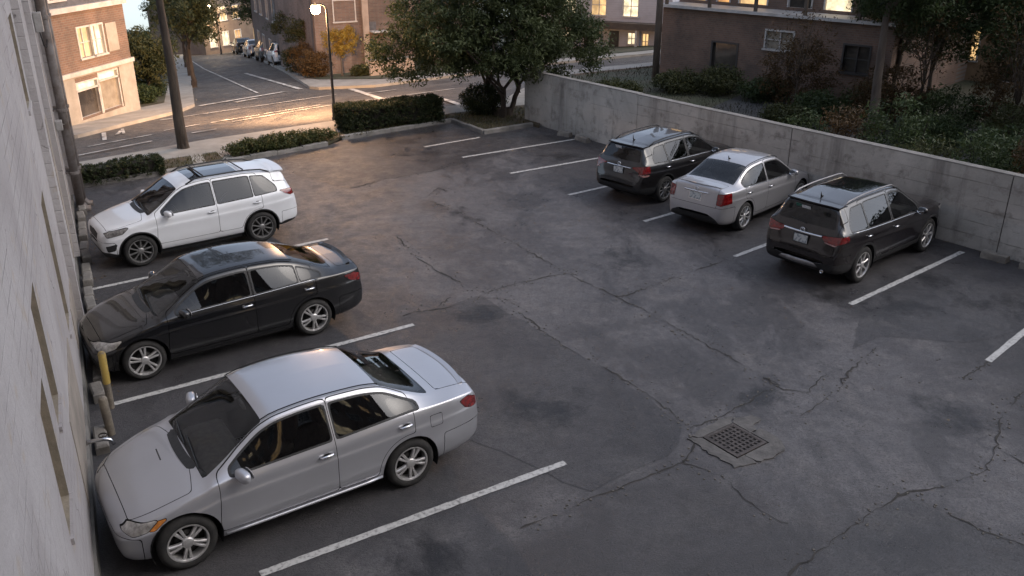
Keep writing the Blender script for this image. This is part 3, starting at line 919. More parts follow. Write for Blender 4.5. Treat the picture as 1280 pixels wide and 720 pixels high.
CM = {}
def car_mats():
    CM['tyre'] = mat('tyre_rubber', (0.012, 0.012, 0.012), 0.85, bump=0.2, bscale=60, scale=8, col2=(0.03, 0.028, 0.026))
    CM['rim'] = mat('wheel_alloy', (0.62, 0.61, 0.60), 0.35, 0.6, col2=(0.42, 0.41, 0.40), scale=9)
    CM['rimdark'] = mat('wheel_alloy_dark', (0.30, 0.295, 0.29), 0.35, 0.6, col2=(0.18, 0.175, 0.17), scale=9)
    CM['brake'] = mat('brake_steel', (0.05, 0.048, 0.045), 0.6, 0.6, col2=(0.02, 0.02, 0.02))
    CM['black'] = mat('black_plastic', (0.012, 0.012, 0.013), 0.55, col2=(0.025, 0.025, 0.025), scale=20)
    CM['seam'] = mat('panel_gap', (0.006, 0.006, 0.006), 0.9)
    CM['chrome'] = mat('chrome', (0.75, 0.75, 0.76), 0.08, 1.0, rough2=0.22, scale=6)
    CM['glass'] = mat_glass('car_glass', (0.24, 0.25, 0.25))
    CM['screen'] = mat_glass('windshield_glass', (0.72, 0.74, 0.73))
    CM['tint'] = mat_glass('tinted_glass', (0.13, 0.135, 0.14))
    CM['reflector'] = mat('headlight_lens', (0.50, 0.48, 0.45), 0.08, 0.2, col2=(0.17, 0.16, 0.15), scale=11, coat=1.0)
    CM['amber'] = mat('amber_lens', (0.65, 0.24, 0.05), 0.12, coat=1.0, col2=(0.45, 0.16, 0.03), scale=25)
    CM['red'] = mat('red_lens', (0.24, 0.010, 0.010), 0.12, coat=1.0, col2=(0.07, 0.003, 0.004), scale=16)
    CM['clearred'] = mat('pale_lens', (0.55, 0.30, 0.28), 0.12, coat=1.0, col2=(0.32, 0.18, 0.16), scale=25)
    CM['seat'] = mat('seat_fabric', (0.10, 0.092, 0.085), 0.9, col2=(0.06, 0.055, 0.05), scale=20, bump=0.3)
    CM['seatlight'] = mat('seat_beige', (0.14, 0.12, 0.10), 0.9, col2=(0.09, 0.078, 0.065), scale=20, bump=0.3)
    CM['cabin'] = mat('cabin_trim', (0.20, 0.18, 0.16), 0.8, col2=(0.12, 0.11, 0.10), scale=12)
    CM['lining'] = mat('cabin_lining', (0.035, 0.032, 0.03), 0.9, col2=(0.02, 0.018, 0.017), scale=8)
    CM['plate'] = mat('licence_plate_paint', (0.55, 0.55, 0.53), 0.45, col2=(0.25, 0.27, 0.28), scale=22, lo=0.48, hi=0.56)
    CM['sticker'] = mat('white_sticker', (0.75, 0.75, 0.75), 0.5, col2=(0.5, 0.5, 0.52), scale=30, lo=0.55, hi=0.6)
    CM['green'] = mat('green_sticker', (0.06, 0.22, 0.16), 0.5, col2=(0.03, 0.12, 0.09), scale=20)
    CM['silverpl'] = mat('skid_plate', (0.32, 0.31, 0.31), 0.4, 0.7, col2=(0.20, 0.19, 0.19), scale=8)

def wheel_meshes(r, rr, wd, kind):
    """tyre, rim and brake meshes; axle along Y, outer face towards +Y at y=0"""
    t = MB()
    prof = [(rr, -0.012), (rr + 0.012, 0.0), (rr + (r - rr) * .55, 0.006), (r - 0.030, -0.004), (r - 0.008, -0.022), (r, -0.045), (r, -wd + 0.045),
            (r - 0.012, -wd + 0.02), (rr, -wd)]
    t.lathe(prof, 40, axis='Y')
    tyre = t.mesh('tyre', CM['tyre'], True)
    m = MB()
    # lip and barrel
    m.lathe([(rr, -wd + 0.01), (rr - 0.02, -0.10), (rr - 0.018, -0.02), (rr - 0.012, -0.004), (rr + 0.004, -0.002), (rr + 0.008, -0.012)], 40, axis='Y')
    n = {'five': 5, 'ten': 10, 'twin': 5, 'seven': 7}[kind]
    def spoke(th, w0, w1, hub=0.05):
        c, s_ = math.cos(th), math.sin(th)
        rows = [(hub, w0 * 1.3, -0.022), (rr * .45, w0, -0.014), (rr * .8, (w0 + w1) / 2, -0.014), (rr - 0.012, w1, -0.018)]
        k = len(m.v)
        for (ra, hw, y) in rows:
            for (o, yy) in ((-hw, y - 0.012), (-hw * .55, y), (hw * .55, y), (hw, y - 0.012), (hw, y - 0.04), (-hw, y - 0.04)):
                m.v.append((c * ra - s_ * o, yy, s_ * ra + c * o))
        for i in range(len(rows) - 1):
            for j in range(6):
                jj = (j + 1) % 6
                m.f.append((k + i * 6 + jj, k + i * 6 + j, k + (i + 1) * 6 + j, k + (i + 1) * 6 + jj))
    for i in range(n):
        th = 2 * math.pi * (i + .25) / n
        if kind == 'twin':
            for q in (-0.17, 0.17): spoke(th + q, 0.015, 0.021)
        elif kind == 'ten': spoke(th, 0.013, 0.018)
        elif kind == 'seven': spoke(th, 0.021, 0.030)
        else: spoke(th, 0.03, 0.045)
    m.lathe([(0.066, -0.05), (0.066, -0.020), (0.052, -0.010), (0.030, -0.006), (0.0005, -0.004)], 20, axis='Y')
    rim = m.mesh('rim', CM['rim'], False)
    bk = MB()
    bk.lathe([(rr - 0.02, -0.11), (0.05, -0.10), (0.001, -0.10)], 24, axis='Y')
    bk.lathe([(0.13, -0.09), (0.13, -0.075), (0.05, -0.07)], 24, axis='Y')
    brake = bk.mesh('brake_disc', CM['brake'], True)
    return tyre, rim, brake

def seat_mesh(m):
    bm = bmesh.new()
    def blk(cx, cz, sx, sy, sz, rot=0.0):
        r = bmesh.ops.create_cube(bm, size=1.0)
        M = Matrix.Translation((cx, 0, cz)) @ Matrix.Rotation(rot, 4, 'Y') @ Matrix.Diagonal((sx, sy, sz, 1))
        bmesh.ops.transform(bm, matrix=M, verts=r['verts'])
    blk(0.05, 0.42, 0.52, 0.50, 0.16)
    blk(-0.24, 0.75, 0.13, 0.48, 0.58, -0.22)
    blk(-0.34, 1.09, 0.09, 0.26, 0.16, -0.15)
    bmesh.ops.bevel(bm, geom=bm.edges[:], offset=0.04, segments=2, affect='EDGES')
    me = bpy.data.meshes.new('seat'); bm.to_mesh(me); bm.free(); me.materials.append(m)
    me.polygons.foreach_set('use_smooth', [True] * len(me.polygons))
    return me

def blob(name, m, parent, loc, dims, rot=(0, 0, 0), p=3.0, n=14, **kw):
    """rounded-box solid (superellipsoid)"""
    mb = MB()
    f = lambda a: math.copysign(abs(a) ** (2 / p), a)
    for i in range(n + 1):
        th = math.pi * i / n - math.pi / 2
        for j in range(2 * n):
            ph = math.pi * j / n
            mb.v.append((f(math.cos(th)) * f(math.cos(ph)) * dims[0], f(math.cos(th)) * f(math.sin(ph)) * dims[1], f(math.sin(th)) * dims[2]))
    for i in range(n):
        for j in range(2 * n):
            k = (j + 1) % (2 * n)
            mb.f.append((i * 2 * n + j, i * 2 * n + k, (i + 1) * 2 * n + k, (i + 1) * 2 * n + j))
    o = mb.obj(name, m, parent, smooth=True, **kw)
    o.location = loc; o.rotation_euler = rot
    return o

def build_car(name, P, loc, rz, scale, label, group=None):
    root = thing(name, (loc[0], loc[1], 0.0), rz, label, 'car', group)
    root.scale = (scale, scale * P.get('widen', 1.0), scale * P.get('tall', 1.0))
    S = Shell(P)
    paint, black = P['paint'], CM['black']
    hb, r, Ra = P['wb'] / 2, P['r'], P['r'] + 0.055
    zt, zb, belt, y5 = S.zt, S.zb, S.belt, S.y5
    T = S.T
    grooves = []
    suv = P['kind'] == 'suv'
    # ---- wheel openings
    for cx in (hb, -hb):
        _, T = S.split(T, lambda A, cx=cx: np.maximum(np.hypot(A[:, 0] - cx, A[:, 2] - r) - Ra, 0.45 - np.abs(A[:, 1])))
    # ---- glass
    tb = 0.10 if not suv else 0.105
    def slope(x, e=0.02): return (zt(x + e) - zt(x - e)) / (2 * e)
    def side_glass(xa, xb, extra=None, sgn=1):
        def f(A):
            x, y, z = A[:, 0], A[:, 1], A[:, 2]
            t = (z - (zt(x) - tb)) / np.sqrt(1 + slope(x) ** 2)
            g = [(belt(x) + 0.03) - z, t + 0.02, x - xa, xb - x]
            if extra: g.append(extra(x, z))
            return np.where(y * sgn > 0.3, smax(*g), 1.0)
        return f
    pieces = {}
    def wscreen(x0, x1, inset=0.03):
        def f(A):
            x, y, z, t = A[:, 0], A[:, 1], A[:, 2], A[:, 6]
            g = smax(np.abs(y) - (np.minimum(y5(x), S.w(x) * .88) - inset), x - x0, x1 - x)
            return np.where(t > S.T9 - 0.8, g, 1.0)
        return f
    ws, T = S.split(T, wscreen(*P['windshield']))
    pieces['windshield'] = ws
    if suv:
        ry, z0, z1, sl = P['rear_glass']
        def rg(A):
            y, z = np.abs(A[:, 1]), A[:, 2]
            g = smax(y - (ry - sl * (z - z0)), z0 - z, z - z1, k=0.05)
            return np.where((A[:, 0] < S.xr + 0.75) & (A[:, 6] > S.T6), g, 1.0)
        pieces['rear_window'], T = S.split(T, rg)
    else:
        pieces['rear_window'], T = S.split(T, wscreen(*P['rear_glass']))
    doors = []
    for sgn in (1, -1):
        for (xa, xb, d0, d1, ex) in P['doors']:
            gl, T = S.split(T, side_glass(xa, xb, ex, sgn))
            trim, T = S.split(T, lambda A, F=side_glass(xa, xb, ex, sgn): F(A) - 0.022)
            doors.append([sgn, d0, d1, gl, trim])
        for (xa, xb, ex) in P.get('quarter', []):
            gl, T = S.split(T, side_glass(xa, xb, ex, sgn))
            trim, T = S.split(T, lambda A, F=side_glass(xa, xb, ex, sgn): F(A) - 0.018)
            pieces.setdefault('quarter_window', []).append((gl, trim))
    # ---- lamps
    lamps = []
    for (nm, plane, pts, rr, m, cond) in P['lamps']:
        for sgn in (1, -1):
            sd = poly_sd(pts, rr)
            def f(A, sd=sd, sgn=sgn, plane=plane, cond=cond, nm=nm):
                u = A[:, 0] if plane == 'xz' else A[:, 1] * sgn
                g = sd(u, A[:, 2])
                return np.where((A[:, 1] * sgn > (-1e-6 if nm in ('grille', 'light_bar') else 0.03)) & cond(A), g, 1.0)
            reg, T = S.split(T, f)
            gr, T = S.split(T, lambda A, f=f: f(A) - 0.006)
            grooves.append(gr)
            lamps.append((nm, reg, m, sgn))
    # ---- lower cladding
    clad = np.zeros((0, 3), T.dtype)
    if P.get('clad'):
        cz, ca = P['clad']
        def fc(A):
            x, z = A[:, 0], A[:, 2]
            d = np.minimum(np.hypot(x - hb, z - r), np.hypot(x + hb, z - r)) - Ra - ca
            endz = cz + P.get('clad_end', 0.12) * np.clip((np.abs(x) - hb - 0.3) / 0.3, 0, 1)
            return np.where((np.abs(A[:, 1]) > 0.02), np.minimum(np.where(np.abs(A[:, 1]) > 0.45, d, 1.0), z - endz), z - endz)
        clad, T = S.split(T, fc)
    else:
        clad, T = S.split(T, lambda A: A[:, 2] - (zb(A[:, 0]) + 0.03))
    # ---- doors
    body_parts = []
    linings = []
    for (sgn, d0, d1, gl, trim) in doors:
        def fd(A, sgn=sgn, d0=d0, d1=d1):
            x, y, z = A[:, 0], A[:, 1], A[:, 2]
            t = (z - (zt(x) - tb + 0.045)) / np.sqrt(1 + slope(x) ** 2)
            g = smax(x - d0 + 0.10 * np.clip((z - .5), -0.2, .3) * (1 if d0 > 0 else 0), d1 - x, P['sill'] - z, t, Ra + 0.05 - np.hypot(x + hb, z - r), k=0.05)
            return np.where(y * sgn > 0.3, g, 1.0)
        pan, gr, T = S.panel(T, fd)
        grooves.append(gr)
        d = add('door', S.mesh('door', pan, paint), root)
        linings.append(pan)
        add('door_window', S.mesh('door_window', gl, CM['tint'] if (P.get('privacy') and d1 < -0.5) else CM['glass'], 0.006), d)
        add('window_seal', S.mesh('window_seal', trim, black if not P.get('chrome_dlo') else CM['black'], 0.001), d)
        hx = d1 + 0.13
        hz = float(belt(hx)) - 0.115
        wy = float(S.w(hx)) * 0.995
        h = MB().tube([(hx - 0.085, sgn * (wy - .01), hz), (hx - 0.07, sgn * (wy + 0.022), hz + .004), (hx + 0.07, sgn * (wy + 0.024), hz - .002), (hx + 0.085, sgn * (wy - .01), hz - .006)], [0.013, 0.015, 0.015, 0.013], 8)
        h.obj('handle', P.get('handle', paint), d, smooth=True)
        cup = MB().lathe([(0.05, -0.012), (0.05, 0.0), (0.0005, 0.0)], 14, axis='Y')
        c = cup.obj('handle_recess', CM['seam'], d, smooth=False)
        c.location = (hx - .01, sgn * (wy + 0.003), hz); c.scale = (1.0, 0.4 * sgn, 0.55)
    for gl, trim in pieces.pop('quarter_window', []):
        q = add('quarter_window', S.mesh('quarter_window', gl, CM['tint'], 0.006), root)
        add('window_seal', S.mesh('window_seal', trim, black, 0.001), q)
    # ---- hood, boot / tailgate, bumpers
    cx = P['windshield'][0]
    def fh(A):
        x, y = A[:, 0], A[:, 1]
        return np.where(A[:, 6] > S.T6 - 0.5, smax(np.abs(y) - (np.minimum(y5(x), S.w(x) * .88) + 0.045), x - P['hood_front'], cx + 0.03 - x + 0.10 * (np.abs(y) / 0.7) ** 2), 1.0)
    hood, gr, T = S.panel(T, fh); grooves.append(gr)
    add('hood', S.mesh('hood', hood, paint), root)
    gx = P.get('gate_x')
    def fg(A):
        x, y, z = A[:, 0], np.abs(A[:, 1]), A[:, 2]
        return np.where(A[:, 6] > S.T6 - (0.6 if suv else 0.4), smax(x - gx, y - P['gate_y'], P['gate_z'] - z), 1.0)
    gate, gr, T = S.panel(T, fg); grooves.append(gr)
    gname = 'tailgate' if suv else 'boot_lid'
    gate_o = add(gname, S.mesh(gname, gate, paint), root)
    bz = P['bumper_z']
    rb, gr, T = S.panel(T, lambda A: smax(A[:, 0] - (-hb - Ra - 0.10), A[:, 2] - bz[1])); grooves.append(gr)
    add('rear_bumper', S.mesh('rear_bumper', rb, paint), root)
    fb, gr, T = S.panel(T, lambda A: smax((hb + Ra + 0.06) - A[:, 0], A[:, 2] - bz[0])); grooves.append(gr)
    add('front_bumper', S.mesh('front_bumper', fb, paint), root)
    if P.get('fuel'):
        fx, fz, fs = P['fuel']
        fl, gr, T = S.panel(T, lambda A: np.where(A[:, 1] * fs > 0.4, np.maximum(np.abs(A[:, 0] - fx) - .085, np.abs(A[:, 2] - fz) - .075), 1.0), 0.003); grooves.append(gr)
        add('fuel_flap', S.mesh('fuel_flap', fl, paint), root)
    if P.get('roof_glass'):
        a, b, yy = P['roof_glass']
        rg_, T = S.split(T, lambda A: np.where(A[:, 2] > 1.3, smax(A[:, 0] - a, b - A[:, 0], np.abs(A[:, 1]) - yy, k=.06), 1.0))
        add('sunroof', S.mesh('sunroof', rg_, mat('sunroof_glass', (0.008, 0.008, 0.01), 0.05, coat=1.0)), root)
    add('body', S.mesh('body', T, paint), root)
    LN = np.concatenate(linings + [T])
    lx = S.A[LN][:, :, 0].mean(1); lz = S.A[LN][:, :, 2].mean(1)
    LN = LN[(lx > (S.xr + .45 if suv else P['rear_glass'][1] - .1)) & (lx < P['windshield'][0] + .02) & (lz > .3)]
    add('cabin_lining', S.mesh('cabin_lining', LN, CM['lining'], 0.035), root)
    add('lower_trim', S.mesh('lower_trim', clad, black), root)
    G = np.concatenate([g for g in grooves if len(g)]) if grooves else T[:0]
    add('panel_gaps', S.mesh('panel_gaps', G, CM['seam'], 0.012), root)
    w_o = add('windshield', S.mesh('windshield', pieces['windshield'], CM['screen'], 0.004), root)
    r_o = add('rear_window', S.mesh('rear_window', pieces['rear_window'], CM['tint'] if suv else CM['screen'], 0.004), root)
    for (nm, reg, m, sgn) in lamps:
        if nm == 'headlight':
            add('headlight', S.mesh('headlight', reg, m, 0.0), root)
        else:
            add(nm, S.mesh(nm, reg, m, -0.003), root)
    # ---- wheels
    ty, rim, brk = wheel_meshes(r, r * P.get('rimf', 0.68), 0.21, P['wheel'])
    if P.get('rim_dark'):
        rim.materials.clear(); rim.materials.append(CM['rimdark'])
    for fx in (hb, -hb):
        for sgn in (1, -1):
            wh = add('wheel', None, root); wh.empty_display_size = 0.1
            wh.location = (fx, sgn * (float(S.w(fx)) - 0.022), r)
            wh.rotation_euler = (0, random.uniform(0, 1.2), 0 if sgn > 0 else math.pi)
            for me in (ty, rim, brk):
                add(me.name.split('.')[0], me, wh)
    # ---- dark wheel housings, floor, cabin
    ub = MB()
    for fx in (hb, -hb):
        for sgn in (1, -1):
            k = len(ub.v); n = 18
            for i in range(n + 1):
                th = math.pi * (-0.12 + 1.24 * i / n)
                for yy in (float(S.w(fx)) * 0.97, 0.45):
                    ub.v.append((fx + Ra * 1.005 * math.cos(th), sgn * yy, r + Ra * 1.005 * math.sin(th)))
                if i: ub.f.append((k + 2 * i - 2, k + 2 * i - 1, k + 2 * i + 1, k + 2 * i))
    xs = (hb - Ra - .02, -hb + Ra + .02)
    ub.box(xs[1], xs[0], -.78, .78, .20, .30)
    ub.box(-hb - Ra, S.xf - 0.35, -.45, .45, .22, .32)
    ub.box(S.xr + 0.3, -hb + Ra, -.45, .45, .24, .34)
    ub.obj('underbody', CM['seam'], root)
    sm = seat_mesh(CM['seatlight'] if P.get('beige') else CM['seat'])
    dz = 0.10 if suv else 0.0
    for (sx, sy) in ((-0.05, .38), (-0.05, -.38), (-0.92, .36), (-0.92, -.36)):
        s_ = add('seat', sm, root); s_.location = (sx, sy, dz - 0.02)
    db = MB()
    wz = float(zt(cx))
    db.box(cx - 0.62, cx - 0.12, -.66, .66, wz - .42, wz - 0.12, ch=0.08)
    db.box(-1.75 if not suv else -1.9, -1.15, -.60, .60, .35, float(belt(-1.2)) - .04)
    db.obj('dashboard', CM['cabin'], root)
    sw = MB()
    ringp = [(cx - 0.70 + 0.08 * math.sin(a), .38 + .18 * math.cos(a), wz - 0.14 + .165 * math.sin(a)) for a in np.linspace(0, 2 * math.pi, 21)]
    sw.tube(ringp, 0.015, 6, False); sw.tube([(cx - .5, .38, wz - .2), (cx - .70, .38, wz - .14)], 0.03, 6)
    sw.tube([(cx - .70, .21, wz - .14), (cx - .70, .55, wz - .14)], 0.018, 6)
    sw.obj('steering_wheel', CM['cabin'], root, smooth=True)
    rm = blob('rear_view_mirror', CM['cabin'], root, (P['windshield'][1] + 0.02, 0, float(zt(P['windshield'][1] + .05)) - 0.10), (0.02, 0.11, 0.035))
    # ---- mirrors
    mx = P['doors'][0][0] - 0.09
    for sgn in (1, -1):
        mz = float(belt(mx)) + 0.075
        wy = float(S.w(mx))
        o = blob('mirror', P.get('mirror', paint), root, (mx, sgn * (wy + 0.06), mz - .015), (0.06, 0.112, 0.066), (0, 0, sgn * 0.25), 2.8)
        st = MB().tube([(mx, sgn * (wy - 0.05), mz - .05), (mx, sgn * (wy + 0.06), mz - .03)], [0.03, 0.022], 8)
        st.obj('mirror_arm', black, root, smooth=True)
        g = MB().lathe([(0.0005, 0), (0.062, 0), (0.066, 0.008)], 18, axis='Y').obj('mirror_glass', CM['chrome'], o)
        g.location = (-0.068, 0, 0.0); g.rotation_euler = (0, 0, math.pi / 2); g.scale = (1.45, 1, 0.95)
    # ---- wipers
    def on_top(x, y):
        a = abs(y) / max(1e-3, float(min(y5(x), S.w(x) * .88)))
        return float(zt(x)) - 0.05 * a ** 2.5
    for y0, y1 in ((0.50, -0.12), (-0.02, -0.58)):
        wx = cx + 0.01
        pts = [(wx - 0.02 - 0.06 * t, y0 + (y1 - y0) * t, on_top(wx - 0.02 - 0.06 * t, y0 + (y1 - y0) * t) + 0.016) for t in np.linspace(0, 1, 6)]
        MB().tube(pts, 0.008, 5).obj('wiper', black, root)
    cw = MB()
    n = 14
    for i in range(n + 1):
        y = -0.64 + 1.28 * i / n
        for dx_ in (0.10, 0.0):
            xx = cx + 0.015 + dx_ - 0.07 * (abs(y) / .64) ** 2
            cw.v.append((xx, y, on_top(xx, y) + 0.006))
        if i: cw.f.append((2 * i - 2, 2 * i - 1, 2 * i + 1, 2 * i))
    cw.obj('cowl', black, root)
    # ---- rear details
    px, pz, tilt = P['plate']
    p_ = MB().box(-0.008, 0.004, -0.155, 0.155, -0.078, 0.078).obj('licence_plate', CM['plate'], root)
    p_.location = (px, 0, pz); p_.rotation_euler = (0, tilt, 0)
    MB().box(-0.004, 0.0, -0.168, 0.168, 0.080, 0.092).box(-0.004, 0, -0.168, 0.168, -0.092, -0.080).box(-0.004, 0, -0.168, -0.158, -0.08, .08).box(-0.004, 0, .158, .168, -0.08, .08).obj('plate_frame', CM['chrome'] if P.get('chrome_plate') else black, p_)
    if P.get('badge'):
        bx, bz_, bt = P['badge']
        b_ = MB()
        ring = [(0, .05 * math.cos(a), .042 * math.sin(a)) for a in np.linspace(0, 2 * math.pi, 25)]
        b_.tube(ring, 0.008, 6, False); b_.tube([(0, -.045, 0.01), (0, .045, 0.01)], 0.006, 6); b_.tube([(0, 0, .0), (0, 0, .04)], 0.006, 6)
        o = b_.obj('badge', CM['chrome'], root, smooth=True); o.location = (bx, 0, bz_); o.rotation_euler = (0, bt, 0)
    if P.get('rails'):
        a, b, yy = P['rails']
        for sgn in (1, -1):
            xs_ = np.linspace(a, b, 12)
            zr = [float(zt(x)) - 0.045 for x in xs_]
            pts = [(a + 0.03, sgn * yy, zr[0] - .01)] + [(x, sgn * yy, z + 0.055) for x, z in zip(xs_[1:-1], zr[1:-1])] + [(b - 0.03, sgn * yy, zr[-1] - .01)]
            MB().tube(pts, 0.017, 8).obj('roof_rail', P.get('rail_mat', black), root, smooth=True)
    if P.get('crossbars'):
        for x in P['crossbars']:
            z = float(zt(x)) + 0.035
            MB().tube([(x, -P['rails'][2], z), (x, P['rails'][2], z)], 0.015, 8).obj('roof_crossbar', black, root, smooth=True)
    if P.get('antenna'):
        ax, ah = P['antenna']
        z = float(zt(ax))
        MB().tube([(ax + .05, 0, z - .005), (ax, 0, z + 0.03), (ax - 0.02, 0, z + ah)], [0.03, 0.016, 0.005], 8).obj('antenna', black, root, smooth=True)
    for e in P.get('extra', []):
        e(root, S, P)
    return root
# ------------------------------------------------------------------ the six parked cars
FRONT = lambda A: A[:, 0] > 1.0
REAR = lambda A: A[:, 0] < -1.4

def sedan_spec(**k):
    xf, xr, hw = k.get('xf', 2.16), k.get('xr', -2.34), k.get('hw', 0.885)
    top = k['top']
    P = dict(kind='sedan', wb=2.70, r=0.325, xf=xf, xr=xr, sill=0.33, hood_front=xf - 0.16,
             bot=[(xf, .45), (xf - .02, .30), (xf - .07, .21), (xf - .3, .185), (0, .18), (xr + .5, .20), (xr + .15, .25), (xr + .04, .33), (xr, .45)],
             wid=[(xf, .30), (xf - .015, .48), (xf - .06, .62), (xf - .16, .73), (xf - .34, .805), (xf - .7, hw - .02), (.3, hw), (-1.2, hw), (xr + .6, hw - .02),
                  (xr + .28, hw - .065), (xr + .10, hw - .13), (xr + .03, hw - .21), (xr, .45)],
             belt=[(1.2, .895), (.6, .93), (-.5, .965), (-1.5, 1.0), (-2.2, 1.0)],
             gate_x=-1.80, gate_y=0.60, gate_z=0.62, bumper_z=(0.52, 0.60), plate=(xr + 0.01, 0.74, 0.06), wheel='twin')
    P.update(k); P['top'] = top
    return P

def suv_spec(**k):
    xf, xr, hw = k.get('xf', 2.18), k.get('xr', -2.32), k.get('hw', 0.905)
    P = dict(kind='suv', wb=2.70, r=0.352, xf=xf, xr=xr, sill=0.44, hood_front=xf - 0.16,
             bot=[(xf, .55), (xf - .02, .38), (xf - .07, .27), (xf - .3, .235), (0, .235), (xr + .5, .26), (xr + .15, .31), (xr + .04, .40), (xr, .52)],
             wid=[(xf, .34), (xf - .015, .52), (xf - .06, .66), (xf - .16, .765), (xf - .34, .83), (xf - .7, hw - .02), (.3, hw), (-1.2, hw), (xr + .6, hw - .015),
                  (xr + .28, hw - .05), (xr + .12, hw - .10), (xr + .04, hw - .16), (xr, .58)],
             rail=[(xf, .3), (xf - .1, .52), (1.6, .68), (1.1, .725), (.9, .71), (.28, .60), (-.3, .605), (-1.2, .595), (-1.8, .575), (xr + .3, .60), (xr + .1, .66), (xr, .5)],
             belt=[(1.2, 1.0), (.6, 1.035), (-.5, 1.06), (-1.4, 1.09), (-2.2, 1.13)],
             gate_x=xr + 0.55, gate_y=0.70, gate_z=0.66, bumper_z=(0.62, 0.64), plate=(xr + 0.02, 0.90, 0.04), wheel='ten', clad=(0.40, 0.045), rails=(0.15, -1.75, 0.56), privacy=True)
    P.update(k)
    return P

car_mats()
silver = mat_paint('silver_metallic_paint', (0.48, 0.485, 0.515), 0.6, 0.32, 0.06, (0.16, 0.145, 0.13))
silver2 = mat_paint('champagne_silver_paint', (0.46, 0.45, 0.46), 0.6, 0.32, 0.06, (0.15, 0.13, 0.12))
jet = mat_paint('black_paint', (0.006, 0.006, 0.007), 0.0, 0.25, 0.06, (0.02, 0.018, 0.017))
brownblack = mat_paint('black_cherry_paint', (0.007, 0.0045, 0.005), 0.0, 0.25, 0.08, (0.02, 0.016, 0.016))
charcoal = mat_paint('charcoal_paint', (0.010, 0.009, 0.0095), 0.0, 0.28, 0.08, (0.022, 0.02, 0.018))
white = mat_paint('white_paint', (0.72, 0.73, 0.75), 0.0, 0.28, 0.12, (0.38, 0.35, 0.32))

# extra pieces ------------------------------------------------------
def spoiler(x0, z0, halfw, chord, rise, m, name='spoiler', sweep=0.10, thick=0.022, slope=0.0):
    def f(root, S, P):
        mb = MB(); n = 16
        for i in range(n + 1):
            t = -1 + 2 * i / n
            y = t * halfw
            xx = x0 + sweep * t * t
            zz = z0 - 0.02 * t * t * t * t
            for dx, dz in ((chord * .6, -0.01), (chord * .2, rise * .6), (-chord * .4, rise + slope), (-chord * .4, rise + slope - thick), (chord * .2, rise * .2), (chord * .6, -0.03)):
                mb.v.append((xx + dx, y, zz + dz))
            if i:
                for j in range(6):
                    jj = (j + 1) % 6
                    mb.f.append(((i - 1) * 6 + j, (i - 1) * 6 + jj, i * 6 + jj, i * 6 + j))
        mb.f.append(tuple(range(6))); mb.f.append(tuple(n * 6 + j for j in reversed(range(6))))
        mb.obj(name, m, root, smooth=False)
    return f

def rear_strip(x, z, hw, h, m, name, bow=0.06, t=0.014):
    """a bar across the tail, bowed with the tail's plan"""
    def f(root, S, P):
        mb = MB(); n = 14
        for i in range(n + 1):
            u = -1 + 2 * i / n
            y = u * hw; xx = x + bow * u * u
            for dx, dz in ((0.01, -h), (-t, -h * .7), (-t, h * .7), (0.01, h)):
                mb.v.append((xx + dx, y, z + dz))
            if i:
                for j in range(3):
                    mb.f.append(((i - 1) * 4 + j, i * 4 + j, i * 4 + j + 1, (i - 1) * 4 + j + 1))
        mb.obj(name, m, root, smooth=True)
    return f

def side_strip(x0, x1, dz, m, name='window_trim', r=0.007):
    def f(root, S, P):
        for sgn in (1, -1):
            pts = []
            for x in np.linspace(x0, x1, 14):
                zz = float(S.belt(x)) + dz
                pts.append((x, sgn * (float(S.w(x)) * 0.955 + 0.004), zz))
            MB().tube(pts, r, 6).obj(name, m, root, smooth=True)
    return f

def window_tag(y, z, x, w, h, m, tilt, name='window_sticker'):
    def f(root, S, P):
        o = MB().box(-0.002, 0.002, -w / 2, w / 2, -h / 2, h / 2).obj(name, m, root)
        o.location = (x, y, z); o.rotation_euler = (0, tilt, 0)
    return f

def rear_wiper(x, z, m):
    def f(root, S, P):
        MB().tube([(x - .03, 0.0, z), (x - 0.02, 0.18, z + 0.02), (x - .015, 0.36, z + 0.035)], 0.010, 6).obj('rear_wiper', m, root)
    return f

def mudflap(root, S, P):
    for sgn in (1, -1):
        MB().box(-P['wb'] / 2 - P['r'] - .07, -P['wb'] / 2 - P['r'] - .05, sgn * .70 - .09, sgn * .70 + .09, .16, .34).obj('mudflap', CM['black'], root)

def exhaust(x, y, z):
    def f(root, S, P):
        MB().lathe([(0.034, -0.16), (0.034, 0.0), (0.029, 0.0), (0.029, -0.12)], 14, Matrix.Translation((x, y, z)) @ Matrix.Rotation(-math.pi / 2, 4, 'Y')).obj('exhaust_pipe', CM['chrome'], root, smooth=True)
    return f

def hood_vents(root, S, P):
    for (y0, y1, x) in ((-0.22, 0.02, 1.33),):
        pts = [(x + .05 * (y - y0), y, float(S.zt(x)) - 0.004) for y in np.linspace(y0, y1, 6)]
        MB().tube(pts, 0.008, 5).obj('washer_jet', CM['black'], root)

def sill_strip(z, m, r=0.014):
    def f(root, S, P):
        for sgn in (1, -1):
            pts = [(x, sgn * (float(S.w(x)) * 0.988), z + 0.012 * (x < -.8)) for x in np.linspace(P['wb'] / 2 - P['r'] - .08, -P['wb'] / 2 + P['r'] + .08, 10)]
            MB().tube(pts, r, 6).obj('sill_moulding', m, root, smooth=True)
    return f

def roof_channels(root, S, P):
    for sgn in (1, -1):
        xs = np.linspace(P['windshield'][1] + 0.02, P['rear_glass'][0] - 0.02, 14)
        pts = [(x, sgn * (float(S.y5(x)) * 0.93), float(S.zt(x)) - 0.022) for x in xs]
        MB().tube(pts, 0.007, 5).obj('roof_channel', CM['seam'], root)

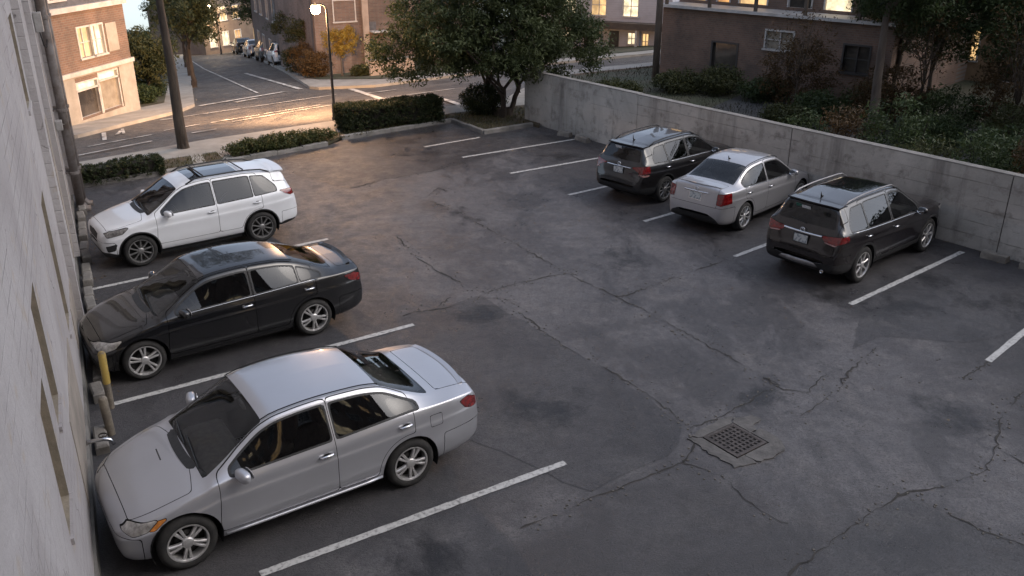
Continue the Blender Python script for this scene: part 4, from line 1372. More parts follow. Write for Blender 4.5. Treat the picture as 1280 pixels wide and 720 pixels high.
# silver saloon, nearest ------------------------------------------------
silver_top = [(2.02, .47), (2.005, .58), (1.95, .665), (1.85, .725), (1.55, .83), (1.25, .915), (1.08, .955), (.90, 1.055), (.62, 1.235), (.35, 1.385), (.18, 1.432),
              (-.3, 1.462), (-.8, 1.435), (-1.08, 1.385), (-1.4, 1.235), (-1.72, 1.105), (-1.86, 1.08), (-2.16, 1.065), (-2.32, 1.045), (-2.37, .97), (-2.40, .85), (-2.43, .72), (-2.455, .60), (-2.46, .47)]
sal_rail = [(2.16, .22), (2.02, .25), (1.92, .50), (1.6, .66), (1.15, .715), (.95, .705), (.35, .63), (-.3, .63), (-1.08, .605), (-1.68, .665), (-1.9, .675), (-2.2, .63), (-2.34, .4)]
S1 = sedan_spec(xf=2.02, xr=-2.46, tall=1.035, gate_x=-1.86, top=silver_top, rail=sal_rail[:-2] + [(-2.32, .63), (-2.46, .4)], paint=silver, windshield=(1.07, .34), rear_glass=(-1.08, -1.73),
                doors=[(.80, -.36, .98, -.40, None), (-.44, -1.50, -.40, -1.42, lambda x, z: (-(x + 1.50) * .55 + (z - 1.22) * .83))],
                lamps=[('headlight', 'xz', [(1.62, .70), (1.86, .665), (1.93, .61), (1.86, .555), (1.72, .60)], 0.01, CM['reflector'], FRONT),
                       ('turn_signal', 'xz', [(1.53, .70), (1.60, .69), (1.69, .60), (1.65, .60)], 0.008, CM['amber'], FRONT),
                       ('tail_light', 'xz', [(-2.36, .80), (-2.34, .90), (-2.22, .955), (-2.09, .93), (-2.17, .83), (-2.27, .80)], 0.006, CM['red'], REAR)],
                fuel=(-1.72, .82, 1), beige=True, widen=1.05, wheel='twin', handle=CM['chrome'],
                extra=[spoiler(-2.29, 1.052, .60, .10, .022, silver, 'boot_spoiler', .07), mudflap, hood_vents, sill_strip(.30, silver, .018), roof_channels, exhaust(-2.42, -.5, .24)])
c1 = build_car('silver_sedan', S1, (-3.02, 9.70), R(214.0), 1.055, 'silver four-door saloon nearest the camera, nosed up to the plaster wall', None)

# black saloon -----------------------------------------------------------
black_top = [(2.06, .47), (2.045, .58), (1.99, .67), (1.88, .735), (1.6, .84), (1.30, .92), (1.12, .955), (.94, 1.05), (.64, 1.235), (.36, 1.385), (.18, 1.43),
             (-.3, 1.455), (-.85, 1.425), (-1.15, 1.365), (-1.5, 1.235), (-1.82, 1.105), (-1.93, 1.08), (-2.15, 1.075), (-2.28, 1.075), (-2.315, .99), (-2.34, .86), (-2.37, .73), (-2.395, .60), (-2.40, .47)]
blk_rail = [(2.06, .25), (1.95, .50), (1.65, .66), (1.2, .715), (1.0, .705), (.36, .63), (-.3, .63), (-1.15, .605), (-1.82, .665), (-2.0, .675), (-2.28, .63), (-2.40, .4)]
S2 = sedan_spec(xf=2.06, xr=-2.40, wb=2.76, top=black_top, rail=blk_rail, paint=jet, windshield=(1.11, .36), rear_glass=(-1.16, -1.83), gate_x=-1.95,
                doors=[(.82, -.36, 1.0, -.40, None), (-.44, -1.16, -.40, -1.46, None)], quarter=[(-1.21, -1.58, lambda x, z: (-(x + 1.56) * .5 + (z - 1.20) * .86))],
                lamps=[('headlight', 'xz', [(1.66, .72), (1.93, .67), (2.01, .62), (1.94, .56), (1.76, .62)], 0.01, CM['reflector'], FRONT),
                       ('tail_light', 'xz', [(-2.33, .82), (-2.30, .90), (-2.18, .955), (-1.98, .94), (-2.10, .85), (-2.25, .80)], 0.006, CM['red'], REAR)],
                wheel='twin', rimf=0.73, plate=(-2.38, .76, .06), handle=CM['chrome'],
                extra=[spoiler(-2.24, 1.075, .60, .10, .03, jet, 'boot_spoiler', .08), roof_channels, side_strip(.80, -1.5, .012, CM['chrome'], r=.006)])
c2 = build_car('black_sedan', S2, (-5.19, 14.14), R(214.8), 1.045, 'glossy black saloon with boot spoiler, parked between the silver saloon and white car', None)

# white crossover ----------------------------------------------------------
white_top = [(2.08, .60), (2.065, .74), (2.01, .84), (1.9, .895), (1.6, .965), (1.25, 1.04), (1.08, 1.075), (.90, 1.175), (.62, 1.365), (.36, 1.535), (.20, 1.60),
             (-.3, 1.655), (-1.0, 1.655), (-1.6, 1.605), (-1.98, 1.565), (-2.04, 1.53), (-2.10, 1.38), (-2.19, 1.14), (-2.23, 1.06), (-2.26, .95), (-2.29, .80), (-2.315, .68), (-2.32, .58)]
S3 = suv_spec(xf=2.08, xr=-2.32, top=white_top, paint=white, windshield=(1.07, .36), rear_glass=(.60, 1.15, 1.50, .22),
              doors=[(.80, -.34, .98, -.38, None), (-.42, -1.22, -.38, -1.42, None)], quarter=[(-1.27, -1.80, lambda x, z: (-(x + 1.78) * .72 + (z - 1.26) * .69))],
              lamps=[('headlight', 'xz', [(1.54, .90), (1.87, .84), (1.97, .80), (1.95, .74), (1.66, .80)], 0.01, mat('dark_headlight', (0.06, 0.055, 0.052), .1, .2, col2=(.26, .25, .24), scale=16, coat=1.0), FRONT),
                     ('fog_lamp_intake', 'xz', [(1.80, .58), (1.99, .53), (1.97, .42), (1.85, .45)], 0.006, CM['black'], FRONT),
                     ('grille', 'yz', [(0, .62), (.30, .64), (.34, .76), (0, .78)], 0.0, CM['black'], lambda A: A[:, 0] > 1.85),
                     ('tail_light', 'xz', [(-2.24, 1.02), (-2.21, 1.13), (-1.88, 1.13), (-1.98, 1.06), (-2.12, 1.0)], 0.008, CM['red'], REAR)],
              roof_glass=(0.02, -1.05, .50), clad=(.30, .03), clad_end=.10, crossbars=(-.25, -1.15), rails=(.12, -1.72, .57), wheel='ten', rimf=.72, rim_dark=True, plate=(-2.27, .93, .05), badge=(-2.245, 1.06, .08),
              extra=[spoiler(-2.0, 1.565, .60, .34, .012, white, 'roof_spoiler', .06, .03, -0.01), exhaust(-2.25, -.5, .32)])
c3 = build_car('white_crossover', S3, (-7.26, 19.0), R(216.0), 0.985, 'white crossover with roof rails and dark panoramic roof, beyond the black saloon', None)

# black SUV, right --------------------------------------------------------------
dk_top = [(2.36, .62), (2.345, .78), (2.29, .90), (2.17, .96), (1.75, 1.04), (1.35, 1.10), (1.12, 1.135), (.94, 1.225), (.62, 1.41), (.34, 1.575), (.18, 1.635),
          (-.3, 1.685), (-1.0, 1.685), (-1.6, 1.65), (-2.02, 1.60), (-2.08, 1.56), (-2.16, 1.36), (-2.24, 1.17), (-2.28, 1.08), (-2.32, .97), (-2.36, .82), (-2.395, .70), (-2.40, .60)]
dk_rail = [(2.36, .3), (2.24, .52), (1.75, .68), (1.2, .725), (.95, .71), (.32, .60), (-.3, .61), (-1.2, .605), (-1.95, .585), (-2.1, .62), (-2.25, .70), (-2.40, .5)]
S4 = suv_spec(tall=1.06, xf=2.36, xr=-2.40, wb=2.79, hw=.95, r=.37, top=dk_top, rail=dk_rail, paint=brownblack, windshield=(1.11, .34), rear_glass=(.66, 1.19, 1.535, .30),
              doors=[(.80, -.32, 1.0, -.36, None), (-.40, -1.28, -.36, -1.46, None)], quarter=[(-1.33, -1.93, lambda x, z: (-(x + 1.90) * .80 + (z - 1.28) * .60))],
              lamps=[('headlight', 'xz', [(1.70, .96), (2.10, .90), (2.2, .84), (2.16, .78), (1.8, .86)], 0.01, CM['reflector'], FRONT),
                     ('tail_light', 'yz', [(.42, 1.035), (.60, 1.045), (.97, 1.10), (.97, 1.02), (.75, .94), (.50, .97)], 0.012, CM['red'], lambda A: (A[:, 0] < -2.02) & (A[:, 2] < 1.15)),
                     ('reversing_lamp', 'yz', [(.50, .935), (.74, .905), (.80, .93), (.62, .955)], 0.004, CM['clearred'], REAR)],
              bumper_z=(.66, .70), gate_x=-1.9, gate_y=.74, gate_z=.70, clad=(.42, .05), wheel='seven', rimf=.70, rails=(.12, -1.9, .58), rail_mat=CM['silverpl'], plate=(-2.365, .905, .10), badge=(-2.335, 1.075, .1),
              roof_glass=(-.1, -1.2, .46), antenna=(-1.80, .10), handle=CM['chrome'],
              extra=[rear_strip(-2.345, 1.025, .44, .022, CM['chrome'], 'chrome_strip', .03), rear_strip(-2.42, .46, .60, .05, CM['silverpl'], 'skid_plate', .10, .012),
                     spoiler(-2.03, 1.605, .60, .30, .010, brownblack, 'roof_spoiler', .07, .03, -0.012), side_strip(.80, -1.92, .010, CM['chrome']), rear_wiper(-2.235, 1.20, CM['black']),
                     window_tag(.10, 1.46, -2.135, .20, .075, CM['sticker'], -.38), window_tag(.28, 1.46, -2.125, .12, .10, CM['green'], -.38, 'window_decal'), exhaust(-2.36, -.55, .36)])
c4 = build_car('black_suv', S4, (7.55, 18.22), R(40.2), 0.975, 'large black SUV with chrome tailgate strip, nearest of the three along the concrete wall', None)

# silver saloon, right ------------------------------------------------------------
s5_top = [(2.16, .47), (2.145, .58), (2.09, .68), (1.98, .74), (1.6, .85), (1.25, .925), (1.08, .965), (.90, 1.06), (.62, 1.245), (.35, 1.39), (.18, 1.445),
          (-.3, 1.475), (-.75, 1.45), (-1.02, 1.40), (-1.3, 1.285), (-1.66, 1.115), (-1.76, 1.09), (-2.0, 1.085), (-2.16, 1.085), (-2.205, 1.03), (-2.235, .92), (-2.275, .76), (-2.30, .64), (-2.32, .50)]
S5 = sedan_spec(tall=1.07, xr=-2.32, top=s5_top, rail=sal_rail[:-1] + [(-2.32, .45)], paint=silver2, windshield=(1.07, .34), rear_glass=(-1.02, -1.68), gate_x=-1.78, gate_y=.60, gate_z=.66, bumper_z=(.52, .66),
                doors=[(.80, -.36, .98, -.40, None), (-.44, -1.45, -.40, -1.40, lambda x, z: (-(x + 1.43) * .55 + (z - 1.22) * .83))],
                lamps=[('headlight', 'xz', [(1.72, .72), (2.0, .67), (2.06, .61), (1.98, .56), (1.80, .62)], 0.01, CM['reflector'], FRONT),
                       ('tail_light', 'yz', [(.60, .74), (.595, .955), (.90, .985), (.90, .79), (.72, .73)], 0.01, CM['red'], lambda A: A[:, 0] < -1.93),
                       ],
                wheel='ten', rimf=.74, plate=(-2.258, .84, .20), chrome_plate=True, badge=(-2.235, .985, .22), antenna=(-.92, .09), handle=CM['chrome'],
                extra=[rear_strip(-2.245, .935, .34, .014, CM['chrome'], 'chrome_strip', .02), roof_channels, spoiler(-2.14, 1.088, .60, .10, .012, silver2, 'boot_lip', .07), side_strip(.80, -1.4, .012, CM['chrome'], r=.006)])
c5 = build_car('champagne_sedan', S5, (5.83, 21.38), R(45.0), 0.975, 'pale silver saloon parked between the two dark SUVs', None)

# dark SUV, far -------------------------------------------------------------------
S6 = suv_spec(xf=2.24, top=[(2.24, .60), (2.225, .76), (2.17, .87), (2.05, .93), (1.65, 1.01), (1.28, 1.07), (1.08, 1.10), (.90, 1.19), (.62, 1.37), (.36, 1.535), (.20, 1.595),
                            (-.3, 1.645), (-1.0, 1.64), (-1.6, 1.595), (-1.96, 1.55), (-2.03, 1.505), (-2.11, 1.33), (-2.18, 1.15), (-2.22, 1.06), (-2.25, .95), (-2.28, .80), (-2.31, .68), (-2.32, .58)],
              paint=charcoal, windshield=(1.07, .36), rear_glass=(.62, 1.16, 1.49, .26),
              doors=[(.80, -.34, .98, -.38, None), (-.42, -1.22, -.38, -1.42, None)], quarter=[(-1.27, -1.82, lambda x, z: (-(x + 1.80) * .75 + (z - 1.26) * .66))],
              lamps=[('headlight', 'xz', [(1.62, .92), (1.98, .86), (2.08, .81), (2.05, .75), (1.74, .82)], 0.01, CM['reflector'], FRONT),
                     ('tail_light', 'yz', [(.44, 1.02), (.70, 1.06), (.92, 1.10), (.92, .93), (.72, .90), (.60, .96)], 0.012, CM['red'], lambda A: (A[:, 0] < -1.98) & (A[:, 2] < 1.14)),
                     ('reversing_lamp', 'yz', [(.62, .90), (.86, .865), (.84, .83), (.66, .86)], 0.004, CM['clearred'], REAR)],
              plate=(-2.275, .90, .08), badge=(-2.245, 1.06, .1), wheel='ten', rimf=.70, rim_dark=True, rails=(.12, -1.72, .57), antenna=(-1.72, .16), bumper_z=(.62, .66), handle=CM['chrome'],
              extra=[spoiler(-1.99, 1.555, .58, .26, .010, charcoal, 'roof_spoiler', .07, .03, -0.012), side_strip(.80, -1.22, .010, CM['chrome']), rear_strip(-2.265, 1.00, .40, .012, CM['chrome'], 'chrome_strip', .02), rear_wiper(-2.17, 1.17, CM['black']),
                     window_tag(.18, 1.44, -2.085, .20, .075, CM['sticker'], -.40)])
c6 = build_car('charcoal_suv', S6, (4.34, 23.56), R(43.1), 0.975, 'charcoal SUV farthest along the concrete wall, beside the empty bays', None)
# ================================================================== the plaster building beside the lot
BA = Vector((-11.78, 22.81)); bdir = Vector((0.43017, -0.90275)); bn = Vector((0.90275, 0.43017))
brz = math.atan2(bdir.y, bdir.x)          # local +x runs towards the camera along the wall, local -y... see below
m_pl = mat_plaster()
m_tan = mat('tan_surround', (0.27, 0.23, 0.175), 0.8, col2=(0.18, 0.155, 0.12), scale=5, bump=0.3)
m_greym = mat('grey_metal_pipe', (0.20, 0.185, 0.18), 0.55, 0.3, col2=(0.11, 0.085, 0.07), scale=4, bump=0.2)
m_wglass = mat_glass('window_glass', (0.10, 0.11, 0.12))
m_board = mat('window_board', (0.16, 0.13, 0.10), 0.8, col2=(0.09, 0.075, 0.06), scale=7)
bld = thing('plaster_building', (BA.x, BA.y, 0), brz, 'tall weathered grey plaster building wall along the left edge', 'building')
# local frame: +x along the wall towards the camera, +y = away from the lot? rotate(90deg) of bdir = (0.903,0.430) = bn -> +y faces the lot
OPEN = [(17.35, 18.05, 1.75, 3.05), (16.15, 16.85, 2.25, 3.55), (11.7, 12.5, 1.35, 3.3), (7.4, 8.3, 1.35, 3.4), (10.2, 11.0, 4.3, 5.6), (7.2, 8.0, 4.3, 5.6)]
X0, X1, ZT = 0.75, 30.0, 11.5
def wall_with_openings(parent, x0, x1, z0, z1, opens, y, m, name='wall'):
    xs = sorted({x0, x1, *[v for o in opens for v in o[:2]]}); zs = sorted({z0, z1, *[v for o in opens for v in o[2:4]]})
    bm = bmesh.new(); cache = {}
    def V(a, b):
        if (a, b) not in cache: cache[(a, b)] = bm.verts.new((a, y, b))
        return cache[(a, b)]
    for i in range(len(xs) - 1):
        for j in range(len(zs) - 1):
            cx, cz = (xs[i] + xs[i + 1]) / 2, (zs[j] + zs[j + 1]) / 2
            if any(o[0] < cx < o[1] and o[2] < cz < o[3] for o in opens): continue
            bm.faces.new([V(xs[i], zs[j]), V(xs[i], zs[j + 1]), V(xs[i + 1], zs[j + 1]), V(xs[i + 1], zs[j])])
    bmesh.ops.recalc_face_normals(bm, faces=bm.faces[:])
    if sum(f.normal.y * f.calc_area() for f in bm.faces) < 0: bmesh.ops.reverse_faces(bm, faces=bm.faces[:])
    me = bpy.data.meshes.new(name); bm.to_mesh(me); bm.free(); me.materials.append(m)
    return add(name, me, parent)
wall_with_openings(bld, X0, X1, -0.05, ZT, OPEN, 0.0, m_pl)
MB().box(X0, X1, -8.0, -0.5, ZT - .3, ZT).box(X0, X1, -8.0, -7.8, -.05, ZT - .3).quad((X0, 0, -.05), (X0, -7.8, -.05), (X0, -7.8, ZT - .3), (X0, 0, ZT - .3)).quad((X0, 0, ZT), (X1, 0, ZT), (X1, -.5, ZT), (X0, -.5, ZT)).obj('rear_walls', m_pl, bld)
for (a, b, c, d) in OPEN:
    f = MB()
    dp = -0.11
    f.quad((a, 0, c), (b, 0, c), (b, dp, c), (a, dp, c)).quad((a, 0, d), (a, dp, d), (b, dp, d), (b, 0, d)).quad((a, 0, c), (a, dp, c), (a, dp, d), (a, 0, d)).quad((b, 0, c), (b, 0, d), (b, dp, d), (b, dp, c))
    w_ = f.obj('window', m_tan, bld)
    e = .07
    MB().box(a, b, dp - .05, dp + .03, c, c + e).box(a, b, dp - .05, dp + .03, d - e, d).box(a, a + e, dp - .05, dp + .028, c + e, d - e).box(b - e, b, dp - .05, dp + .028, c + e, d - e).box((a + b) / 2 - .02, (a + b) / 2 + .02, dp - .04, dp + .02, c + e, d - e).obj('frame', m_tan, w_)
    MB().quad((a, dp - .02, c), (b, dp - .02, c), (b, dp - .02, d), (a, dp - .02, d)).obj('pane', mat('dark_pane', (0.02, 0.02, 0.022), 0.12, coat=.6, col2=(.04, .038, .036), scale=2), w_)
    MB().box(a - .03, b + .03, 0.0, .03, c - .07, c).obj('sill', m_pl, w_)
# string course, plinth and repaired patches of render
MB().box(X0, X1, 0.0, .035, -0.05, .30).obj('plinth', mat('grimy_plinth', (0.20, 0.19, 0.175), 0.9, col2=(0.09, 0.085, 0.075), scale=1.5, bump=.5), bld)
for (a, b, c, d) in ((8.9, 11.2, .5, 1.2), (13.2, 15.6, .4, 1.6), (5.0, 6.6, .45, 3.3), (2.6, 3.2, .4, 3.8)):
    MB().box(a, b, 0.0, .012, c, d, ch=0.0).obj('render_patch', mat('render_patch', (0.33, 0.29, 0.25), .9, col2=(.22, .195, .17), scale=1.6, bump=.5), bld)
for px in (1.05, 5.9, 9.6):
    MB().box(px - .18, px + .18, 0.0, .11, .30, ZT - .4).obj('pilaster', m_pl, bld)
def onwall(s, off, z=0.0):
    p = BA + bdir * s + bn * off
    return (p.x, p.y, z)
# two down pipes with brackets and a box
for s_, off, r_, lb in ((1.75, .20, .105, 'thick grey downpipe on the far corner of the plaster wall'), (1.28, .26, .085, 'thinner rusty downpipe at the very end of the plaster wall')):
    pp = thing('downpipe', onwall(s_, off), brz, lb, 'pipe', 'downpipes on the plaster wall')
    MB().tube([(0, 0, .12), (0, 0, 3.0), (0.01, 0, 6.0), (0, 0, 9.5)], r_, 14).obj('pipe', m_greym, pp, smooth=True)
    MB().tube([(0, .02, .16), (0, .10, .04), (0, .22, .03)], r_ * .98, 12).obj('shoe', m_greym, pp, smooth=True)
    for z in (1.0, 2.55, 4.7, 6.6):
        MB().lathe([(r_ + .002, -.04), (r_ + .022, -.035), (r_ + .022, .035), (r_ + .002, .04)], 16, Matrix.Translation((0, 0, z))).box(-.03, .03, -off, 0, z - .02, z + .02).obj('bracket', m_greym, pp)
bx = thing('junction_box', onwall(2.35, .0, 4.45), brz, 'small pale metal box with cables high on the plaster wall', 'electrical box')
bevel(MB().box(-.16, .16, 0.01, .18, 0, .42).obj('case', mat('pale_box', (.34, .33, .32), .5, .2, col2=(.24, .23, .22), scale=6), bx), .012)
MB().tube([(.1, .09, 0), (.12, .12, -.3), (-.2, .16, -.38), (-.6, .2, -.2)], .014, 6).tube([(-.05, .1, .42), (-.05, .12, .9), (-.4, .16, 1.2)], .012, 6).obj('cable', m_dark, bx)
bx2 = thing('meter_box', onwall(2.1, .0, 2.15), brz, 'little white bracket box on the downpipe corner', 'electrical box')
bevel(MB().box(-.12, .12, .01, .16, 0, .22).obj('case', mat('pale_box', (0, 0, 0)), bx2), .012)
MB().tube([(-.1, .1, .1), (-.3, .22, .06), (-.5, .26, .05)], .016, 6).obj('conduit', m_greym, bx2)

# rubble kerb at the wall foot
m_rub = mat('rubble_concrete', (0.21, 0.195, 0.175), 0.92, col2=(0.11, 0.10, 0.09), scale=3, bump=.6)
_k = 0
for s_ in np.arange(1.2, 13.6, .72):
    if 12.1 < s_ < 12.8: continue
    L = random.uniform(.42, .66); h = random.uniform(.10, .2)
    o = MB().box(-L / 2, L / 2, -.09, .09, 0, h, ch=.025).obj('kerb_block', m_rub, bld)
    o.location = (float(s_), .18 + random.uniform(-.02, .04), 0); o.rotation_euler = (0, 0, random.gauss(0, .06))

def bollard(s_, off, h, lean, top, lb, r_=.052):
    b = thing('bollard', onwall(s_, off), brz, lb, 'bollard')
    q = MB().lathe([(r_, 0), (r_, h * .45)], 16); q.obj('lower_post', mat('worn_post', (.20, .17, .13), .7, col2=(.10, .085, .07), scale=8, bump=.3), b, smooth=True)
    MB().lathe([(r_ + .003, h * .45), (r_ + .003, h - .03), (r_ * .8, h), (.0005, h + .012)], 16).obj('upper_post', top, b, smooth=True)
    b.rotation_euler = (lean, 0, brz)
m_yel = mat('chipped_yellow_paint', (.36, .25, .06), .6, col2=(.15, .11, .06), scale=9, lo=.48, hi=.66, bump=.2)
bollard(12.45, .34, .95, -.02, m_yel, 'chipped yellow post at the wall in front of the black saloon')
bollard(13.25, .30, .62, .03, mat('worn_post', (0, 0, 0)), 'short rusty brown post at the wall, beside the yellow post', .06)
sp = thing('standpipe', onwall(13.9, .12), brz, 'small steel hose valve sticking out low from the wall between two saloons', 'valve')
MB().tube([(0, -.12, .32), (0, .10, .32), (0.02, .18, .30), (.03, .22, .22)], [.028, .028, .026, .024], 10).obj('spout', CM['chrome'], sp, smooth=True)
MB().lathe([(.055, 0), (.06, .012), (.055, .024)], 12, Matrix.Translation((0, .10, .365))).tube([(0, .1, .33), (0, .1, .37)], .012, 8).obj('handwheel', m_iron, sp, smooth=True)
MB().box(-.05, .05, -.12, -.10, .26, .38).obj('flange', m_greym, sp)

# ================================================================== plants
def leaf_mesh(name, centers, nper, spread, size, m, rng, droop=0.0, flat=0.35, sq=0.62):
    """leaf-sized folded quads scattered round clump centres; tint varies per clump and leaf"""
    C = np.asarray(centers, float); n = len(C) * nper
    c = np.repeat(C, nper, 0)
    off = rng.normal(size=(n, 3)); off /= np.linalg.norm(off, axis=1, keepdims=True)
    rad = rng.random((n, 1)) ** 0.45
    sp_ = np.repeat(np.asarray(spread, float).reshape(-1, 1) if np.ndim(spread) else np.full((len(C), 1), spread), nper, 0)
    p = c + off * rad * sp_ * np.array([1, 1, .75])
    nrm = off * .7 + rng.normal(size=(n, 3)) * .6 + np.array([0, 0, flat]); nrm /= np.linalg.norm(nrm, axis=1, keepdims=True)
    t = np.cross(nrm, rng.normal(size=(n, 3))); t /= np.linalg.norm(t, axis=1, keepdims=True)
    t[:, 2] -= droop; t /= np.linalg.norm(t, axis=1, keepdims=True)
    b = np.cross(nrm, t); b /= np.linalg.norm(b, axis=1, keepdims=True)
    s = size * rng.uniform(.6, 1.35, (n, 1))
    V = np.stack([p - t * s, p + b * s * sq * .5 + nrm * s * .12, p + t * s, p - b * s * sq * .5 + nrm * s * .12], 1).reshape(-1, 3)
    k = np.arange(n) * 4
    F = np.stack([k, k + 1, k + 2, k + 3], 1)
    me = bpy.data.meshes.new(name)
    me.vertices.add(len(V)); me.vertices.foreach_set('co', V.ravel().astype(np.float32))
    me.loops.add(4 * n); me.loops.foreach_set('vertex_index', F.ravel().astype(np.int32))
    me.polygons.add(n); me.polygons.foreach_set('loop_start', (np.arange(n) * 4).astype(np.int32))
    try: me.polygons.foreach_set('loop_total', np.full(n, 4, np.int32))
    except Exception: pass
    tint = np.clip(np.repeat(rng.random((len(C), 1)), nper, 0)[:, 0] * .55 + rng.random(n) * .5, 0, 1)
    at = me.attributes.new('tint', 'FLOAT', 'POINT'); at.data.foreach_set('value', np.repeat(tint, 4).astype(np.float32))
    me.materials.append(m); me.update(calc_edges=True); me.validate()
    return me

m_bark = mat('bark', (0.085, 0.065, 0.048), 0.95, col2=(0.04, 0.03, 0.024), scale=5, stretch=(1, 1, .25), bump=.9, bscale=14)
m_bark2 = mat('grey_bark', (0.13, 0.105, 0.085), 0.95, col2=(0.065, 0.05, 0.042), scale=5, stretch=(1, 1, .25), bump=.9, bscale=14)
m_leafA = mat_leaf('dark_green_leaves', (0.026, 0.042, 0.017), (0.066, 0.092, 0.034))
m_leafE = mat_leaf('olive_green_leaves', (0.034, 0.048, 0.018), (0.088, 0.105, 0.040))
m_leafB = mat_leaf('olive_leaves', (0.034, 0.042, 0.016), (0.085, 0.090, 0.034))
m_leafC = mat_leaf('yellow_leaves', (0.22, 0.13, 0.02), (0.42, 0.29, 0.05))
m_leafR = mat_leaf('rusty_ivy_leaves', (0.045, 0.030, 0.014), (0.10, 0.060, 0.025))
m_leafD = mat_leaf('russet_leaves', (0.075, 0.045, 0.020), (0.16, 0.10, 0.04))
m_hedge = mat_leaf('hedge_leaves', (0.020, 0.030, 0.012), (0.048, 0.062, 0.022), (0.14, 0.12, 0.05))
m_hedge2 = mat_leaf('low_shrub_leaves', (0.040, 0.052, 0.016), (0.090, 0.100, 0.034), (0.17, 0.14, 0.05))

def limb(mb, a, b, r0, r1, rng, n=5, wob=.08, bow=0.0):
    a, b = Vector(a), Vector(b); L = (b - a).length
    pts, rr = [], []
    for i in range(n + 1):
        t = i / n
        p = a.lerp(b, t)
        if 0 < i < n: p = p + Vector((rng.normal(0, wob), rng.normal(0, wob), rng.normal(0, wob * .5))) * L * .25
        p.z += bow * L * math.sin(math.pi * t)
        pts.append(p); rr.append(r0 + (r1 - r0) * t)
    mb.tube(pts, rr, 8)
    return pts

def tree(name, base, label, lobes, trunk_h, r0, mleaf, mbark, nclump, nper, leaf, clump_r, seed, group=None, lean=(0, 0), forks=5, drop=0.0, stems=1):
    """lobes: (dx, dy, z, rx, ry, rz) ellipsoids of the crown relative to the foot"""
    rng = np.random.default_rng(seed)
    z0 = tz(base[0], base[1])
    t = thing(name, (base[0], base[1], z0), 0, label, 'tree', group)
    vol = np.array([l[3] * l[4] * l[5] for l in lobes]); vol = vol / vol.sum()
    cs = []
    for _ in range(nclump):
        l = lobes[rng.choice(len(lobes), p=vol)]
        d = rng.normal(size=3); d /= np.linalg.norm(d)
        q = rng.random() ** .38
        cs.append((l[0] + d[0] * q * l[3], l[1] + d[1] * q * l[4], l[2] + d[2] * q * l[5]))
    cs = np.array(cs)
    tr = MB()
    for s_ in range(stems):
        ox, oy = (0, 0) if stems == 1 else (.22 * math.cos(s_ * 2.2 + .4), .22 * math.sin(s_ * 2.2 + .4))
        top = Vector((lean[0] + ox * 3.0, lean[1] + oy * 3.0, trunk_h))
        limb(tr, (ox, oy, -.1), top, r0 * (1.15 if stems == 1 else .8), r0 * .62, rng, 6, .05 if trunk_h < 3.5 else .012)
        tr.lathe([(r0 * 1.5, -.05), (r0 * 1.15, .12), (r0 * 1.02, .35)], 9, Matrix.Translation((ox, oy, 0)))
        idx = rng.choice(len(cs), size=min(len(cs), forks * 4), replace=False)
        for k in range(forks):
            c = Vector(cs[idx[k]])
            mid = top.lerp(c, .55) + Vector((0, 0, .12 * (c - top).length))
            limb(tr, top - Vector((0, 0, .15 * (k % 3))), mid, r0 * .46, r0 * .24, rng, 4, .10)
            limb(tr, mid, c, r0 * .24, r0 * .05, rng, 4, .12)
            for j in range(3):
                c2 = Vector(cs[idx[(forks + k * 3 + j) % len(idx)]])
                if (c2 - mid).length < 2.6: limb(tr, mid, c2, r0 * .16, r0 * .03, rng, 4, .14)
    tr.obj('trunk', mbark, t, smooth=True)
    add('crown', leaf_mesh('crown', cs, nper, clump_r * rng.uniform(.6, 1.3, len(cs)), leaf, mleaf, rng, drop), t)
    return t

def shrub(name, base, label, rx, ry, h, mleaf, n, nper, leaf, seed, group=None, cat='shrub', rz=0.0, boxy=False, clump=.13):
    rng = np.random.default_rng(seed)
    z0 = tz(base[0], base[1]) + (base[2] if len(base) > 2 else 0)
    t = thing(name, (base[0], base[1], z0), rz, label, cat, group)
    cs = []
    for _ in range(n):
        if boxy:
            f = rng.integers(0, 5); u, v = rng.uniform(-1, 1, 2); d = rng.uniform(.86, 1.0)
            p = [(u * rx, v * ry, h * d), (d * rx, u * ry, h * (v + 1) / 2), (-d * rx, u * ry, h * (v + 1) / 2), (u * rx, d * ry, h * (v + 1) / 2), (u * rx, -d * ry, h * (v + 1) / 2)][f]
            p = (p[0], p[1] + .03 * math.sin(p[0] * 5), p[2] + (.04 * math.sin(p[0] * 3.1) if f == 0 else 0))
        else:
            d = rng.normal(size=3); d /= np.linalg.norm(d); q = rng.random() ** .3
            p = (d[0] * rx * q, d[1] * ry * q, h * (.5 + .5 * d[2] * q))
        cs.append(p)
    st = MB()
    for _ in range(max(6, n // 30)):
        x, y = rng.uniform(-.6, .6) * rx, rng.uniform(-.5, .5) * ry
        st.tube([(x * .8, y * .8, 0), (x, y, h * .45), (x * 1.1 + rng.normal(0, .05), y * 1.1, h * .85)], [.016, .012, .006], 5)
    if boxy: st.box(-rx * .84, rx * .84, -ry * .66, ry * .66, .12, h * .84)
    st.obj('stems', mat('hedge_wood', (.03, .024, .018), .95, col2=(.015, .013, .01), scale=6), t)
    add('foliage', leaf_mesh('foliage', cs, nper, clump, leaf, mleaf, rng), t)
    return t

